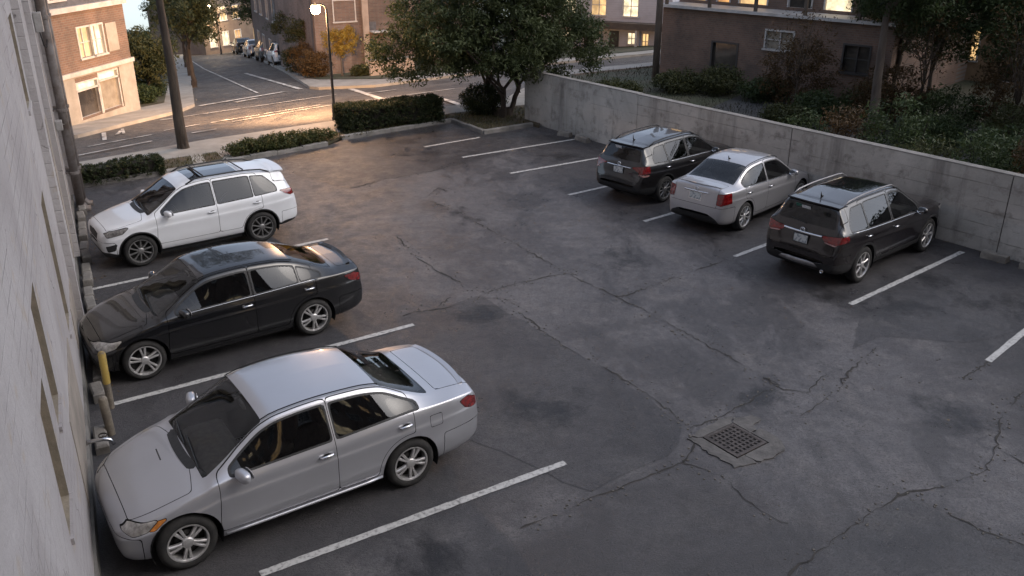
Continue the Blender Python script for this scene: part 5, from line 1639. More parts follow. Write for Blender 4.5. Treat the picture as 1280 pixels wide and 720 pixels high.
# hedges along the street side of the lot
a = math.atan2(24.33 - 23.23, 11.76 - 9.98)
shrub('hedge', (-11.05, 24.02, .08), 'low dark clipped hedge at the end of the plaster wall', 1.25, .30, .46, m_hedge, 900, 14, .035, 11, 'clipped hedges', 'hedge', R(36), True, .07)
shrub('hedge', (-4.22, 30.58, .08), 'long tall clipped hedge in front of the street lamp foot', 1.85, .46, .86, m_hedge, 2600, 16, .036, 12, 'clipped hedges', 'hedge', R(31), True, .08)
shrub('hedge', (-7.25, 27.35, .08), 'loose low green hedge behind the kerb, right of the white crossover', 1.95, .42, .46, m_hedge2, 700, 14, .045, 13, 'clipped hedges', 'hedge', R(38), False, .13)
shrub('bush', (-1.05, 32.35, .08), 'round brown-green bush at the foot of the multi-stemmed tree', .85, .65, 1.15, m_hedge, 700, 16, .04, 14, None, 'bush', 0, False, .13)
# grass and weeds
rng = np.random.default_rng(5)
def grass(poly_pts, n, h, name, label, seed, m):
    rng = np.random.default_rng(seed); P = np.array(poly_pts, float); lo, hi = P.min(0), P.max(0); sd = poly_sd(poly_pts)
    q = rng.uniform(lo, hi, (n * 3, 2)); q = q[sd(q[:, 0], q[:, 1]) < 0][:n]; n = len(q)
    z = terr(q[:, 0], q[:, 1]) + .09
    th = rng.uniform(0, 6.28, n); hh = h * rng.uniform(.4, 1.3, n); lean = rng.normal(0, .5, (n, 2)) * hh[:, None]
    d = np.stack([np.cos(th), np.sin(th)], 1) * .012
    V = np.zeros((n, 3, 3)); V[:, 0, :2] = q - d; V[:, 1, :2] = q + d; V[:, 2, :2] = q + lean; V[:, :2, 2] = z[:, None]; V[:, 2, 2] = z + hh
    me = bpy.data.meshes.new(name); me.from_pydata(V.reshape(-1, 3).tolist(), [], [(3 * i, 3 * i + 1, 3 * i + 2) for i in range(n)])
    at = me.attributes.new('tint', 'FLOAT', 'POINT'); at.data.foreach_set('value', np.repeat(rng.random(n), 3).astype(np.float32))
    me.materials.append(m)
    add(name, me, None, label, 'grass', None, 'stuff')
m_grass = mat_leaf('dry_grass', (0.06, 0.06, 0.022), (0.13, 0.105, 0.045), None, .2)
grass([(-11.7, 23.6), (-9.98, 24.85), (-5.9, 28.3), (-2.7, 31.3), (-2.1, 31.7), (-.97, 29.9), (.6, 31.0), (.5, 33.7), (-2.2, 32.3), (-5.2, 29.8), (-9.0, 26.8), (-12.6, 24.2)], 9000, .09, 'grass', 'thin dry grass and weeds on the planting strip', 3, m_grass)
m_grass2 = mat_leaf('rank_grass', (0.020, 0.024, 0.010), (0.05, 0.045, 0.022), None, .2)
grass([(1.4, 31.6), (3.0, 42.6), (7.5, 44.8), (13, 38), (20, 28), (24, 12), (18, 9.6)], 12000, .16, 'undergrowth', 'rank grass and weeds behind the concrete wall', 4, m_grass2)

# fallen leaves gathered along kerbs and wall feet
def litter():
    rng = np.random.default_rng(17); P = []
    def along(a, b, n, spread):
        a, b = np.array(a), np.array(b)
        P.append(a + (b - a) * rng.random((n, 1)) + rng.normal(0, spread, (n, 2)))
    along((1.3, 30.1), (11.2, 17.2), 420, .22); along((-9.9, 24.4), (-6.0, 27.7), 160, .2); along((-5.4, 28.8), (-2.3, 31.0), 200, .25); along((-2.0, 31.0), (.6, 30.5), 160, .35)
    along((-11.2, 22.6), (-6.3, 12.0), 160, .12); along((-3, 28.5), (1.5, 28.5), 120, .8); along((-2, 24), (6, 14), 90, 1.6)
    q = np.concatenate(P); n = len(q); c = np.concatenate([q, np.full((n, 1), .014)], 1)
    me = leaf_mesh('fallen_leaves', c, 1, .004, .028, mat_leaf('dead_leaves', (.10, .062, .03), (.22, .15, .07), None, .1), rng, 0, 3.0)
    add('fallen_leaves', me, None, 'dry brown leaves scattered along the wall foot and kerbs', 'leaves', None, 'stuff')
litter()
# ------------------------------------------------------------------ trees
tree('broadleaf_tree', (-0.35, 32.15), 'spreading dark green multi-stemmed tree in the kerbed corner of the lot',
     [(-.5, .2, 3.3, 3.6, 2.8, 1.75), (-2.9, -.2, 2.35, 1.75, 1.6, 1.05), (2.2, .2, 2.75, 1.7, 1.5, 1.25), (0.2, -.3, 4.6, 2.4, 2.0, 1.1), (-.6, -.9, 2.25, 2.6, 1.5, .75)], 1.15, .13, m_leafE, m_bark, 600, 125, .075, .42, 21, None, (0, 0), 4, .1, 3)
tree('street_tree', (-10.33, 27.35), 'tall straight street tree trunk on the verge beyond the white crossover',
     [(0, 0, 7.6, 2.8, 2.6, 1.9), (1.9, .6, 6.3, 1.3, 1.2, .8), (-1.4, .2, 6.2, 1.3, 1.2, .7)], 5.2, .165, m_leafB, m_bark, 150, 110, .075, .42, 22, None, (-.05, 0), 6)
tree('yellow_tree', (-9.35, 49.5), 'small yellow-leaved tree glowing under the street lamp, at the corner building',
     [(0, 0, 2.0, 1.0, .95, .72), (.35, 0, 2.35, .6, .6, .45)], 1.15, .06, m_leafC, m_bark2, 90, 60, .06, .26, 23, None, (0, 0), 4)
tree('sapling', (-12.35, 53.6), 'thin young olive tree on the side-street pavement, nearer the corner', [(0, 0, 2.6, 1.1, 1.1, .9)], 1.5, .06, m_leafB, m_bark2, 70, 60, .065, .3, 24, 'young trees on the side street', (.05, 0), 3)
tree('sapling', (-13.9, 57.4), 'thin young olive tree on the side-street pavement, farther from the corner', [(0, 0, 2.8, 1.3, 1.2, 1.0)], 1.5, .06, m_leafB, m_bark2, 80, 60, .065, .32, 25, 'young trees on the side street', (.05, 0), 3)
tree('dark_street_tree', (-20.9, 75.5), 'big dark round tree over the parked cars on the side street', [(0, 0, 5.0, 3.3, 3.0, 2.3), (-2.2, .5, 5.6, 1.8, 1.8, 1.4)], 2.6, .22, m_leafA, m_bark, 130, 80, .11, .6, 26, None, (0, 0), 5)
LT = [(-17.6, 43.4, 'bushy olive tree right behind the brick building beside the street tree trunk', 3.3, 1.35, m_leafB), (-17.7, 49.8, 'tall olive tree second in the row left of the side street', 5.4, 1.7, m_leafB),
      (-20.6, 57.5, 'dark tree third in the row left of the side street', 5.6, 1.5, m_leafA), (-24.0, 66.5, 'yellowish tree fourth in the row left of the side street', 6.6, 2.6, m_leafB),
      (-28.2, 78.0, 'last tree in the row left of the side street, near its far end', 6.8, 2.9, m_leafB), (-31.0, 62.0, 'dark tree set back behind the row left of the side street', 6.2, 2.9, m_leafA)]
for i, (x, y, lb, h, r_, ml) in enumerate(LT):
    tree('verge_tree', (x, y), lb, [(0, 0, h - r_ * .75, r_, r_, r_ * .85), (r_ * .5, -.3, h - r_ * 1.2, r_ * .7, r_ * .7, r_ * .6)], max(1.2, h - r_ * 1.8), .13, ml, m_bark, 105, 62, .10, .5, 40 + i, 'trees along the left of the side street', (0, 0), 5)
for i, (x, y, h, lb) in enumerate([(-51, 122, 3.5, 'low distant tree under the bright gap of sky by the brick shop house'), (-43, 119, 3.5, 'low distant tree beyond the end of the side street, left of the far lamp'), (-37, 117, 9, 'tall distant tree closing the end of the side street above the far lamp'), (-32, 120, 10.5, 'tall distant tree beyond the farthest parked car')]):
    tree('distant_tree', (x, y), lb, [(0, 0, h * .55, 4.8, 4.0, h * .40)], 2.2, .25, m_leafA, m_bark, 75, 55, .26, 1.0, 60 + i, 'distant trees at the end of the side street', (0, 0), 4)
# thicket crowding the top of the concrete wall
_ord = ('first', 'second', 'third', 'fourth', 'fifth', 'sixth', 'seventh', 'eighth', 'ninth')
for i in range(9):
    p = WA + wdir * (9.6 + 1.25 * i) + Vector((-wdir.y, wdir.x)) * (1.15 + .25 * (i % 3))
    shrub('thicket', (p.x, p.y), 'clump of dark thicket along the wall top, %s from the slim-trunked tree' % _ord[i], .95, .75, 1.9 + .35 * ((i * 7) % 3) + .05 * i, (m_leafA, m_leafR, m_leafA, m_leafB)[i % 4], 130, 34, .06, 300 + i, 'thicket behind the concrete wall', clump=.28)
# dark trees behind the concrete wall
RT = [(12.0, 29.3, 'slim-trunked tree behind the concrete wall above the black SUV', [(.3, 0, 5.4, 2.0, 1.8, 1.5), (1.2, .5, 4.3, 1.2, 1.2, .8)], 3.9, .17, m_leafA, (-.1, 0)),
      (16.6, 30.5, 'leafy dark tree behind the wall in front of the lit house', [(0, 0, 3.6, 2.0, 1.8, 1.6), (-.8, -.4, 5.2, 1.8, 1.8, 1.2)], 1.8, .13, m_leafA, (0, 0)),
      (18.2, 25.0, 'dense dark tree behind the wall at the picture edge', [(0, 0, 3.2, 2.1, 2.0, 1.9), (-.5, 0, 5.0, 1.9, 1.8, 1.2)], 1.4, .14, m_leafA, (0, 0)),
      (14.6, 34.2, 'tree close to the brick building corner behind the wall', [(0, 0, 4.2, 1.9, 1.8, 1.5)], 2.2, .12, m_leafB, (0, 0)),
      (19.8, 28.6, 'tall dark tree filling the upper right corner of the view', [(0, 0, 4.4, 2.4, 2.2, 2.0), (.4, 0, 6.2, 2.2, 2.0, 1.4)], 2.2, .16, m_leafA, (0, 0)),
      (15.0, 32.2, 'slender leafy tree in front of the brick building end wall', [(0, 0, 3.6, 1.5, 1.5, 1.5), (.2, 0, 5.3, 1.5, 1.4, 1.2)], 1.6, .10, m_leafB, (0, 0)),
      (22.5, 33.5, 'large dark tree beside the lit house', [(0, 0, 4.6, 3.2, 3.0, 2.6)], 2.0, .2, m_leafA, (0, 0))]
for i, (x, y, lb, lo_, th_, r_, ml, ln) in enumerate(RT):
    tree('yard_tree', (x, y), lb, lo_, th_, r_, ml, m_bark2 if i == 0 else m_bark, 190, 80, .085, .5, 80 + i, 'trees behind the concrete wall', ln, 5)
for i, (x, y, h, lb) in enumerate(((13.6, 29.8, 5.2, 'bare thin-stemmed tree just right of the slim-trunked tree'), (15.6, 27.6, 4.8, 'bare branching sapling between the dark trees behind the wall'), (17.4, 26.8, 5.4, 'bare rusty-leaved sapling in front of the dense dark tree'), (10.4, 32.9, 4.0, 'bare sapling against the brick building between its windows'), (19.0, 24.0, 5.0, 'bare sapling at the right picture edge'))):
    tree('bare_sapling', (x, y), lb, [(0, 0, h * .62, 1.3, 1.2, h * .36)], h * .32, .055, m_leafR, m_bark, 90, 12, .06, .4, 200 + i, 'bare saplings behind the wall', (.1, 0), 12)
SH = [(10.9, 33.9, 1.5, 2.6, 'tall rusty ivy tangle against the right half of the brick building', m_leafR), (12.9, 30.4, 1.3, 2.2, 'rusty ivy tangle climbing beside the slim-trunked tree', m_leafR), (17.6, 23.2, 1.6, 2.6, 'rusty autumn shrub rising over the wall at the right', m_leafR), (16.6, 29.0, 1.6, 3.0, 'tall rusty thicket in front of the lit house', m_leafR), (11.2, 31.6, 1.2, 1.0, 'dark weedy shrub under the slim-trunked tree', m_leafA), (14.4, 29.6, 1.4, 1.6, 'tall dark shrub between the slim tree and the lit house', m_leafA), (19.5, 22.0, 1.8, 2.4, 'huge dark shrub at the right picture edge behind the wall', m_leafA), (13.0, 32.0, 1.2, 1.2, 'olive shrub at the right end of the brick building', m_leafB), (6.9, 37.0, 1.0, .9, 'weedy shrub at the foot of the utility pole', m_leafB), (8.5, 36.6, 1.1, 1.1, 'straggly olive shrub against the brick building, right of the utility pole', m_leafB), (10.0, 35.2, 1.0, .9, 'dark shrub against the brick building under its garage opening', m_leafA),
      (13.2, 27.6, 1.1, 1.0, 'dark shrub just right of the slim-trunked tree', m_leafA), (14.2, 24.6, 1.3, 1.5, 'tall dark shrub leaning over the wall behind the black SUV', m_leafA), (15.4, 22.0, 1.3, 1.4, 'dark shrub behind the wall right of the black SUV', m_leafA),
      (16.2, 27.2, 1.5, 1.7, 'broad dark shrub between the dark trees behind the wall', m_leafB), (17.2, 19.4, 1.4, 1.6, 'dark shrub behind the wall at the picture edge', m_leafA), (9.6, 31.2, .8, .6, 'low weedy shrub behind the wall above the pale silver saloon', m_leafB), (4.2, 36.4, 1.0, .5, 'low weeds behind the wall left of the utility pole', m_leafB)]
for i, (x, y, r_, h, lb, ml) in enumerate(SH):
    shrub('yard_shrub', (x, y), lb, r_, r_ * .9, h, ml, 120, 34, .07, 100 + i, 'shrubs behind the concrete wall', clump=.3)
CS = [(-10.9, 49.9, .9, 1.5, 'russet shrub left of the yellow tree', m_leafD), (-11.9, 52.0, 1.0, 1.8, 'tall russet shrub against the corner building side', m_leafD), (-13.1, 55.0, .9, 1.5, 'dark shrub along the corner building side', m_leafB), (-8.2, 49.2, .55, .5, 'small low shrub right of the yellow tree', m_leafB), (-16.9, 40.6, .7, .8, 'dark shrub beside the brick building corner', m_leafA), (-17.9, 43.9, .9, 1.0, 'dark shrub under the bushy olive tree', m_leafA)]
for i, (x, y, r_, h, lb, ml) in enumerate(CS):
    shrub('street_shrub', (x, y, .1), lb, r_, r_ * .9, h, ml, 110, 32, .07, 130 + i, 'shrubs across the street', clump=.26)

# ------------------------------------------------------------------ street lamps
m_black = mat('black_pole_paint', (.02, .019, .018), .5, .3, col2=(.04, .036, .033), scale=6)
def street_lamp(base, h, arm, label, watts, bulb_r, estr, col=(1.0, .62, .28), aim=(-.42, .88, -.30)):
    z0 = tz(*base)
    t = thing('street_lamp', (base[0], base[1], z0 + .1), 0, label, 'street lamp', 'street lamps')
    MB().lathe([(.10, -.15), (.10, .02), (.085, .06), (.075, .5), (.05, .56), (.045, h * .6), (.038, h)], 12).obj('pole', m_black, t, smooth=True)
    MB().tube([(0, 0, h - .04), (-.05, 0, h + .10), (-.18, 0, h + .15), (-arm, 0, h + .12)], [.036, .033, .03, .028], 8).obj('arm', m_black, t, smooth=True)
    hd = MB().lathe([(.02, .10), (.06, .08), (.13, .0), (.14, -.03), (.12, -.04)], 16, Matrix.Translation((-arm - .05, 0, h + .08))).obj('lamp_head', m_black, t, smooth=True)
    e = NB('lamp_glow_' + str(len(MATS)))
    e.b.inputs['Base Color'].default_value = (.8, .7, .5, 1)
    e.b.inputs['Emission Color'].default_value = (*col, 1); e.b.inputs['Emission Strength'].default_value = estr
    bu = MB(); prof = [(bulb_r * math.sin(a), -bulb_r * math.cos(a)) for a in np.linspace(0.02, math.pi - .02, 9)]
    bu.lathe(prof, 14, Matrix.Translation((-arm - .05, 0, h - .02)))
    bu.obj('bulb', e.m, t, smooth=True)
    ld = bpy.data.lights.new('lamp_light', 'SPOT'); ld.energy = watts; ld.color = col; ld.shadow_soft_size = bulb_r
    ld.spot_size = R(150); ld.spot_blend = 1.0
    lo = bpy.data.objects.new('lamp_light', ld); COL.objects.link(lo); lo.parent = t; lo.location = (-arm - .05, 0, h - .02 - bulb_r * 1.2)
    lo.rotation_euler = Vector(aim).to_track_quat('-Z', 'Y').to_euler()      # the head throws its light over the carriageway
    ls = bpy.data.lights.new('lamp_spill', 'POINT'); ls.energy = watts * .06; ls.color = col; ls.shadow_soft_size = bulb_r
    l2 = bpy.data.objects.new('lamp_spill', ls); COL.objects.link(l2); l2.parent = t; l2.location = lo.location
    return t
street_lamp((-6.38, 31.75), 3.78, .32, 'lit street lamp on a thin black pole behind the long hedge', 7000, .17, 60, (1.0, .57, .29))
street_lamp((-27.4, 85.5), 4.3, .5, 'small lit street lamp far down the side street', 1500, .16, 40, (1.0, .74, .45))

# utility pole
up = thing('utility_pole', (6.38, 40.0, 0), 0, 'bare wooden utility pole at the left edge of the brick building', 'utility pole')
MB().tube([(0, 0, -.1), (.01, 0, 3), (0, .01, 9.0)], [.16, .145, .12], 12).obj('post', m_bark2, up, smooth=True)
MB().box(-.9, .9, -.06, .06, 8.2, 8.33).obj('crossarm', m_bark2, up)

# ------------------------------------------------------------------ buildings across the street and behind the wall
m_lit = mat_lit('lit_room_warm', (1.0, .62, .26), .55)
m_lit2 = mat_lit('lit_room_white', (1.0, .80, .50), .75, 2.0)
m_litO = mat_lit('lit_room_orange', (1.0, .48, .14), .5)
m_dim = mat('dark_room_glass', (.03, .028, .027), .1, coat=.8, col2=(.08, .07, .06), scale=1.2)
m_blind = mat('blind', (.30, .27, .22), .7, col2=(.20, .17, .13), scale=3)
m_wht = mat('white_frame', (.52, .50, .48), .6, col2=(.38, .36, .34), scale=3)
m_dkf = mat('dark_frame', (.05, .045, .042), .6)

def building(name, label, A, B, depth, h, mwall, opens, z0=None, roof='flat', mroof=None, side=True):
    A, B = Vector(A), Vector(B); d = (B - A); L = d.length; rz = math.atan2(d.y, d.x)
    zb = min(tz(*A), tz(*B)) if z0 is None else z0
    t = thing(name, (A.x, A.y, zb), rz, label, 'building')
    wall_with_openings(t, 0, L, -.6, h, [o[:4] for o in opens], 0.0, mwall)
    s = MB()
    s.quad((0, 0, -.6), (0, depth, -.6), (0, depth, h), (0, 0, h)).quad((L, 0, -.6), (L, 0, h), (L, depth, h), (L, depth, -.6)).quad((0, depth, -.6), (L, depth, -.6), (L, depth, h), (0, depth, h))
    s.obj('side_walls', mwall, t)
    if roof == 'flat':
        MB().box(-.15, L + .15, -.15, depth + .15, h, h + .22).obj('roof', mroof or m_kerb, t)
    elif roof == 'gable':
        q = MB(); r_ = depth * .32
        q.quad((-.3, -.35, h - .1), (L + .3, -.35, h - .1), (L + .3, depth / 2, h + r_), (-.3, depth / 2, h + r_)).quad((-.3, depth / 2, h + r_), (L + .3, depth / 2, h + r_), (L + .3, depth + .35, h - .1), (-.3, depth + .35, h - .1))
        q.obj('roof', mroof, t)
        MB().quad((0, 0, h), (0, depth, h), (0, depth / 2, h + r_ - .1), (0, depth / 2, h + r_ - .1)).quad((L, 0, h), (L, depth / 2, h + r_ - .1), (L, depth / 2, h + r_ - .1), (L, depth, h)).obj('gable', mwall, t)
    for o in opens:
        a, b, c, e = o[:4]; pane, fr = o[4], o[5]; kind = o[6] if len(o) > 6 else 'window'
        w_ = MB().quad((a, 0, c), (b, 0, c), (b, .14, c), (a, .14, c)).quad((a, 0, e), (a, .14, e), (b, .14, e), (b, 0, e)).quad((a, 0, c), (a, .14, c), (a, .14, e), (a, 0, e)).quad((b, 0, c), (b, 0, e), (b, .14, e), (b, .14, c)).obj(kind, fr, t)
        MB().quad((a, .12, c), (b, .12, c), (b, .12, e), (a, .12, e)).obj('pane', pane, w_)
        k = min(.07, (b - a) * .12)
        f = MB().box(a - k, a, -.03, .05, c - k, e + k).box(b, b + k, -.03, .05, c - k, e + k).box(a, b, -.029, .05, e, e + k)
        if kind == 'window':
            f.box((a + b) / 2 - .025, (a + b) / 2 + .025, .06, .11, c, e).box(a, b, .061, .109, (c + e) / 2 - .02, (c + e) / 2 + .02)
            MB().box(a - k * 1.6, b + k * 1.6, -.08, .04, c - k * 1.1, c).obj('sill', fr, w_)
        f.obj('frame', fr, w_)
    return t, L

# brick shop house, far left
bk1 = mat_brick('brown_brick', (.20, .12, .085), (.155, .095, .07), (.20, .18, .16), 1.0)
m_stucco = mat('cream_stucco', (.38, .35, .31), .9, col2=(.27, .245, .21), scale=1.3, bump=.3)
n1, L1 = building('brick_shop', 'brown brick shop house with lit windows across the street, beside the plaster wall', (-16.95, 33.6), (-16.1, 38.25), 7.0, 4.55, bk1,
                  [(.85, 2.15, .55, 1.55, m_dim, m_wht, 'shop_window'), (2.3, 3.55, .55, 1.70, m_blind, m_wht, 'shop_window'), (.85, 2.15, 1.56, 1.84, m_lit2, m_wht, 'transom'), (2.3, 3.55, 1.71, 2.0, m_lit2, m_wht, 'transom'),
                   (1.5, 2.25, 2.75, 3.85, m_lit, m_wht), (2.33, 3.08, 2.75, 3.85, m_lit2, m_wht)], roof='none')
MB().box(-.02, .78, -.05, -.002, -.5, 2.15).box(3.68, L1 + .02, -.05, -.002, -.5, 2.15).box(.78, 3.68, -.05, -.002, -.5, .46).box(.78, 3.68, -.05, -.002, 2.09, 2.15).obj('shopfront_render', m_stucco, n1)
MB().box(-.05, L1 + .05, -.12, 0, 2.16, 2.32).obj('shop_cornice', m_wht, n1)
MB().box(-.05, L1 + .05, -.18, 0, 4.50, 4.70).obj('eaves_cornice', m_wht, n1)
MB().box(3.28, 4.0, -.04, -.002, 2.75, 3.85).obj('shutter', m_stucco, n1)
m_slate = mat('slate_grey', (.10, .10, .11), .7, col2=(.06, .06, .065), scale=6, bump=.3)
MB().quad((-.1, 0, 4.70), (L1 + .1, 0, 4.70), (L1 + .1, .9, 7.2), (-.1, .9, 7.2)).quad((-.1, 0, 4.7), (-.1, .9, 7.2), (-.1, 7, 7.2), (-.1, 7, 4.7)).quad((L1 + .1, 0, 4.7), (L1 + .1, 7, 4.7), (L1 + .1, 7, 7.2), (L1 + .1, .9, 7.2)).quad((-.1, .9, 7.2), (L1 + .1, .9, 7.2), (L1 + .1, 7, 7.2), (-.1, 7, 7.2)).obj('mansard_roof', m_slate, n1)
for u in (.15, 2.3):
    dm = MB().box(u, u + 1.1, -.02, .7, 4.9, 5.9).obj('dormer', m_wht, n1)
    MB().box(u + .12, u + .5, -.03, -.021, 5.0, 5.75).box(u + .6, u + .98, -.03, -.021, 5.0, 5.75).obj('pane', m_dim, dm)
n2, L2 = building('tan_shop', 'tan rendered shop with pale shuttered windows, next to the brick shop house', (-18.4, 30.6), (-17.05, 33.55), 6.0, 4.4, mat('tan_render', (.27, .20, .13), .9, col2=(.20, .145, .095), scale=1.4, bump=.3),
                  [(1.3, 2.6, 2.7, 3.7, m_blind, m_wht), (1.2, 2.7, .4, 1.8, m_blind, m_wht, 'shop_window')])
MB().box(0.05, L2, -.05, -.002, -.5, .35).box(0, L2, -.07, -.001, 2.0, 2.15).obj('render_band', m_stucco, n2)

# corner building with a pilaster
bk2 = mat_brick('rose_brick', (.24, .16, .13), (.19, .125, .10), (.22, .20, .18), 1.0, R(27))
n3, L3 = building('corner_building', 'tall rose brick corner building behind the street lamp', (-10.95, 50.9), (-2.2, 55.4), 9, 10, bk2,
                  [(1.15, 2.35, 3.0, 4.1, m_blind, m_wht), (1.15, 2.35, 5.4, 6.6, m_dim, m_wht), (3.35, 4.05, .2, 2.2, m_dim, m_wht, 'door'), (4.75, 5.7, 3.1, 5.2, m_lit, m_wht), (4.75, 5.7, .9, 2.0, m_lit2, m_wht), (6.6, 7.6, 3.1, 4.6, m_lit, m_wht), (3.35, 4.05, 3.2, 4.6, m_dim, m_wht)])
MB().box(2.72, 3.08, -.22, 0, -.5, 9.8).obj('pilaster', mat('pink_stone', (.42, .33, .27), .85, col2=(.32, .25, .2), scale=2, bump=.3), n3)
MB().box(3.09, 4.3, -.10, -.001, 2.45, 2.9).obj('dark_panel', m_slate, n3)
MB().box(3.1, 4.4, -.75, 0, 2.35, 2.42).obj('door_canopy', m_wht, n3)
n4, L4 = building('side_street_terrace', 'shadowy brick terrace running down the right of the side street', (-20.6, 73.0), (-11.05, 51.0), 9, 9.0, mat_brick('dusky_brick', (.19, .125, .10), (.14, .095, .08), (.16, .145, .13), 1.0, R(-66)),
                  [(u, u + .9, z, z + 1.5, (m_dim, m_blind, m_lit)[(i * 2 + j) % 5 % 3 if (i + j) % 3 == 0 else 0], m_wht) for i, u in enumerate((2.2, 4.6, 7.6, 10.2, 13.0, 15.6, 18.2, 20.8)) for j, z in enumerate((1.0, 4.0, 6.6))])
fw = thing('garden_wall', (-7.6, 48.4, tz(-7.6, 48.4) + .1), R(30), 'low pinkish garden wall in front of the corner building', 'wall')
MB().box(0, 2.6, 0, .22, -.3, .80).obj('masonry', mat('pink_stone', (0, 0, 0)), fw); MB().box(-.04, 2.64, -.04, .26, .80, .88, ch=.02).obj('coping', m_kerb, fw)

# unseen block added behind the viewpoint so car windows mirror dark brick and lights
building('apartment_block', 'brick apartment block with lit windows on the near side of the lot', (46, 0.5), (2.5, -11), 8, 22.0, bk2,
         [(u, u + 1.2, z, z + 1.6, (m_dim, m_lit, m_dim, m_lit2)[(i + 2 * j) % 4], m_wht) for i, u in enumerate(np.arange(1.2, 42, 2.9)) for j, z in enumerate((1.0, 4.0, 6.9, 9.8, 12.6, 15.5, 18.4))])

# white weatherboard house
def mat_siding():
    n = NB('white_siding'); w = n.new('ShaderNodeTexWave', wave_type='BANDS', bands_direction='Z', wave_profile='SAW')
    w.inputs['Scale'].default_value = 2.2; n.link(n.P, w.inputs['Vector'])
    c = n.mix(n.ramp(n.noise(1.0, 5), .4, .7), (.50, .48, .50), (.40, .38, .39)); c = n.mix(n.ramp(w.outputs['Fac'], 0, .12, .6, 0), c, (.2, .19, .2)); n.color(c)
    n.b.inputs['Roughness'].default_value = .7; n.bump(w.outputs['Fac'], .5, .02); return n.m
m_sid = mat_siding()
m_rf = mat('brown_shingle_roof', (.11, .085, .065), .9, col2=(.07, .055, .045), scale=3, bump=.5)
n5, L5 = building('white_house', 'white weatherboard house across the street behind the leafy tree', (0.2, 63.6), (10.2, 58.9), 8, 6.6, m_sid,
                  [(3.6, 4.1, .7, 1.6, m_lit2, m_wht), (5.2, 5.8, .5, 1.7, m_dim, m_dkf), (6.9, 7.6, .1, 1.8, m_dim, m_wht, 'door'), (8.2, 8.7, 1.0, 1.7, m_lit2, m_wht), (9.2, 9.6, .7, 1.7, m_lit, m_wht), (3.6, 4.5, 2.75, 4.0, m_lit2, m_wht), (5.6, 6.6, 2.75, 4.0, m_lit, m_wht), (7.8, 8.8, 2.75, 4.0, m_lit2, m_wht), (1.2, 2.2, 2.75, 4.0, m_dim, m_wht)], roof='gable', mroof=m_rf)
MB().box(-.3, L5 + .3, -.9, 0, 2.0, 2.4).obj('porch_roof', m_rf, n5)
for u in (2.9, 4.9, 6.4, 9.0): MB().box(u - .06, u + .06, -.85, -.73, -.3, 2.0).obj('porch_post', m_wht, n5)
# wide brick building behind the wall
bk3 = mat_brick('umber_brick', (.21, .125, .09), (.16, .098, .072), (.18, .155, .13), 1.0, R(-44.6))
n6, L6 = building('brick_warehouse', 'wide red-brown brick building with a lit balcony storey, behind the concrete wall', (6.75, 41.2), (14.2, 33.85), 9, 3.05, bk3,
                  [(2.7, 3.9, .1, 1.75, m_dim, m_dkf, 'garage_opening'), (5.2, 6.4, 1.75, 2.45, m_blind, m_wht), (8.6, 9.6, 1.2, 2.2, m_dim, m_dkf)], roof='none')
MB().box(-.1, L6 + .1, -.25, 9, 3.05, 3.17).obj('balcony_slab', m_wht, n6)
wall_with_openings(n6, 0, L6, 3.17, 7.6, [(u, u + w, 3.3, 5.2) for u, w in ((.5, .9), (2.0, .6), (3.1, 1.3), (5.4, 1.0), (7.0, 1.1), (8.9, 1.0))], 1.2, bk3, 'upper_wall')
for i, (u, w) in enumerate(((.5, .9), (2.0, .6), (3.1, 1.3), (5.4, 1.0), (7.0, 1.1), (8.9, 1.0))):
    wn_ = MB().box(u - .06, u, 1.15, 1.3, 3.3, 5.2).box(u + w, u + w + .06, 1.15, 1.3, 3.3, 5.2).box(u, u + w, 1.15, 1.3, 5.14, 5.2).obj('balcony_window', m_wht, n6)
    MB().quad((u, 1.28, 3.3), (u + w, 1.28, 3.3), (u + w, 1.28, 5.2), (u, 1.28, 5.2)).obj('pane', (m_lit, m_litO, m_lit, m_dim, m_lit2, m_litO)[i], wn_)
for i in range(5):
    u = .2 + 2.2 * i
    MB().box(u, u + .12, -.2, -.08, 3.17, 6.6).obj('balcony_post', m_bark2, n6)
MB().box(.2, L6 - .2, -.16, -.12, 3.95, 4.0).obj('balcony_rail', m_dkf, n6)
MB().quad((-.05, 1.2, 7.6), (L6, 1.2, 7.6), (L6, 9, 7.6), (-.05, 9, 7.6)).quad((0, 1.2, 3.17), (0, 9, 3.17), (0, 9, 7.6), (0, 1.2, 7.6)).obj('upper_shell', bk3, n6)
# lit house behind the trees, right
n7, L7 = building('lit_house', 'ochre house with glowing windows half hidden by trees behind the wall', (15.2, 43.5), (27.0, 34.6), 7, 3.6, mat('ochre_render', (.30, .20, .12), .9, col2=(.22, .15, .09), scale=1.5),
                  [(1.6, 3.2, .9, 2.3, m_litO, m_wht), (4.6, 6.4, .9, 2.4, m_lit, m_wht), (7.6, 8.6, .1, 2.2, m_dim, m_wht, 'door'), (9.8, 11.4, .9, 2.3, m_dim, m_wht), (12.6, 13.8, .9, 2.3, m_dim, m_wht)], roof='gable', mroof=m_rf)
# distant lit houses at the end of the side street and on the left verge
for (A_, B_, lb, hh, seed) in (((-37, 97), (-31.5, 100), 'distant lit house at the far end of the side street', 5.0, 1), ((-30.5, 101), (-24, 98), 'distant lit house on the right near the end of the side street', 5.0, 2), ((-29, 86), (-26, 92), 'small lit house behind the far end of the left row of trees', 4.0, 3)):
    rr = random.Random(seed); LL = (Vector(B_) - Vector(A_)).length; ops = []
    for r0 in (.9, 3.2):
        u = .7
        while u < LL - 1.2:
            ops.append((u, u + .8, r0, r0 + 1.2, rr.choice([m_lit, m_lit2, m_litO, m_dim]), m_wht)); u += 1.7
    building('distant_house', lb, A_, B_, 7, hh, mat('dusk_render_%d' % seed, (.2, .15, .11), .9, col2=(.14, .10, .08), scale=1.0), ops, roof='gable', mroof=m_rf)

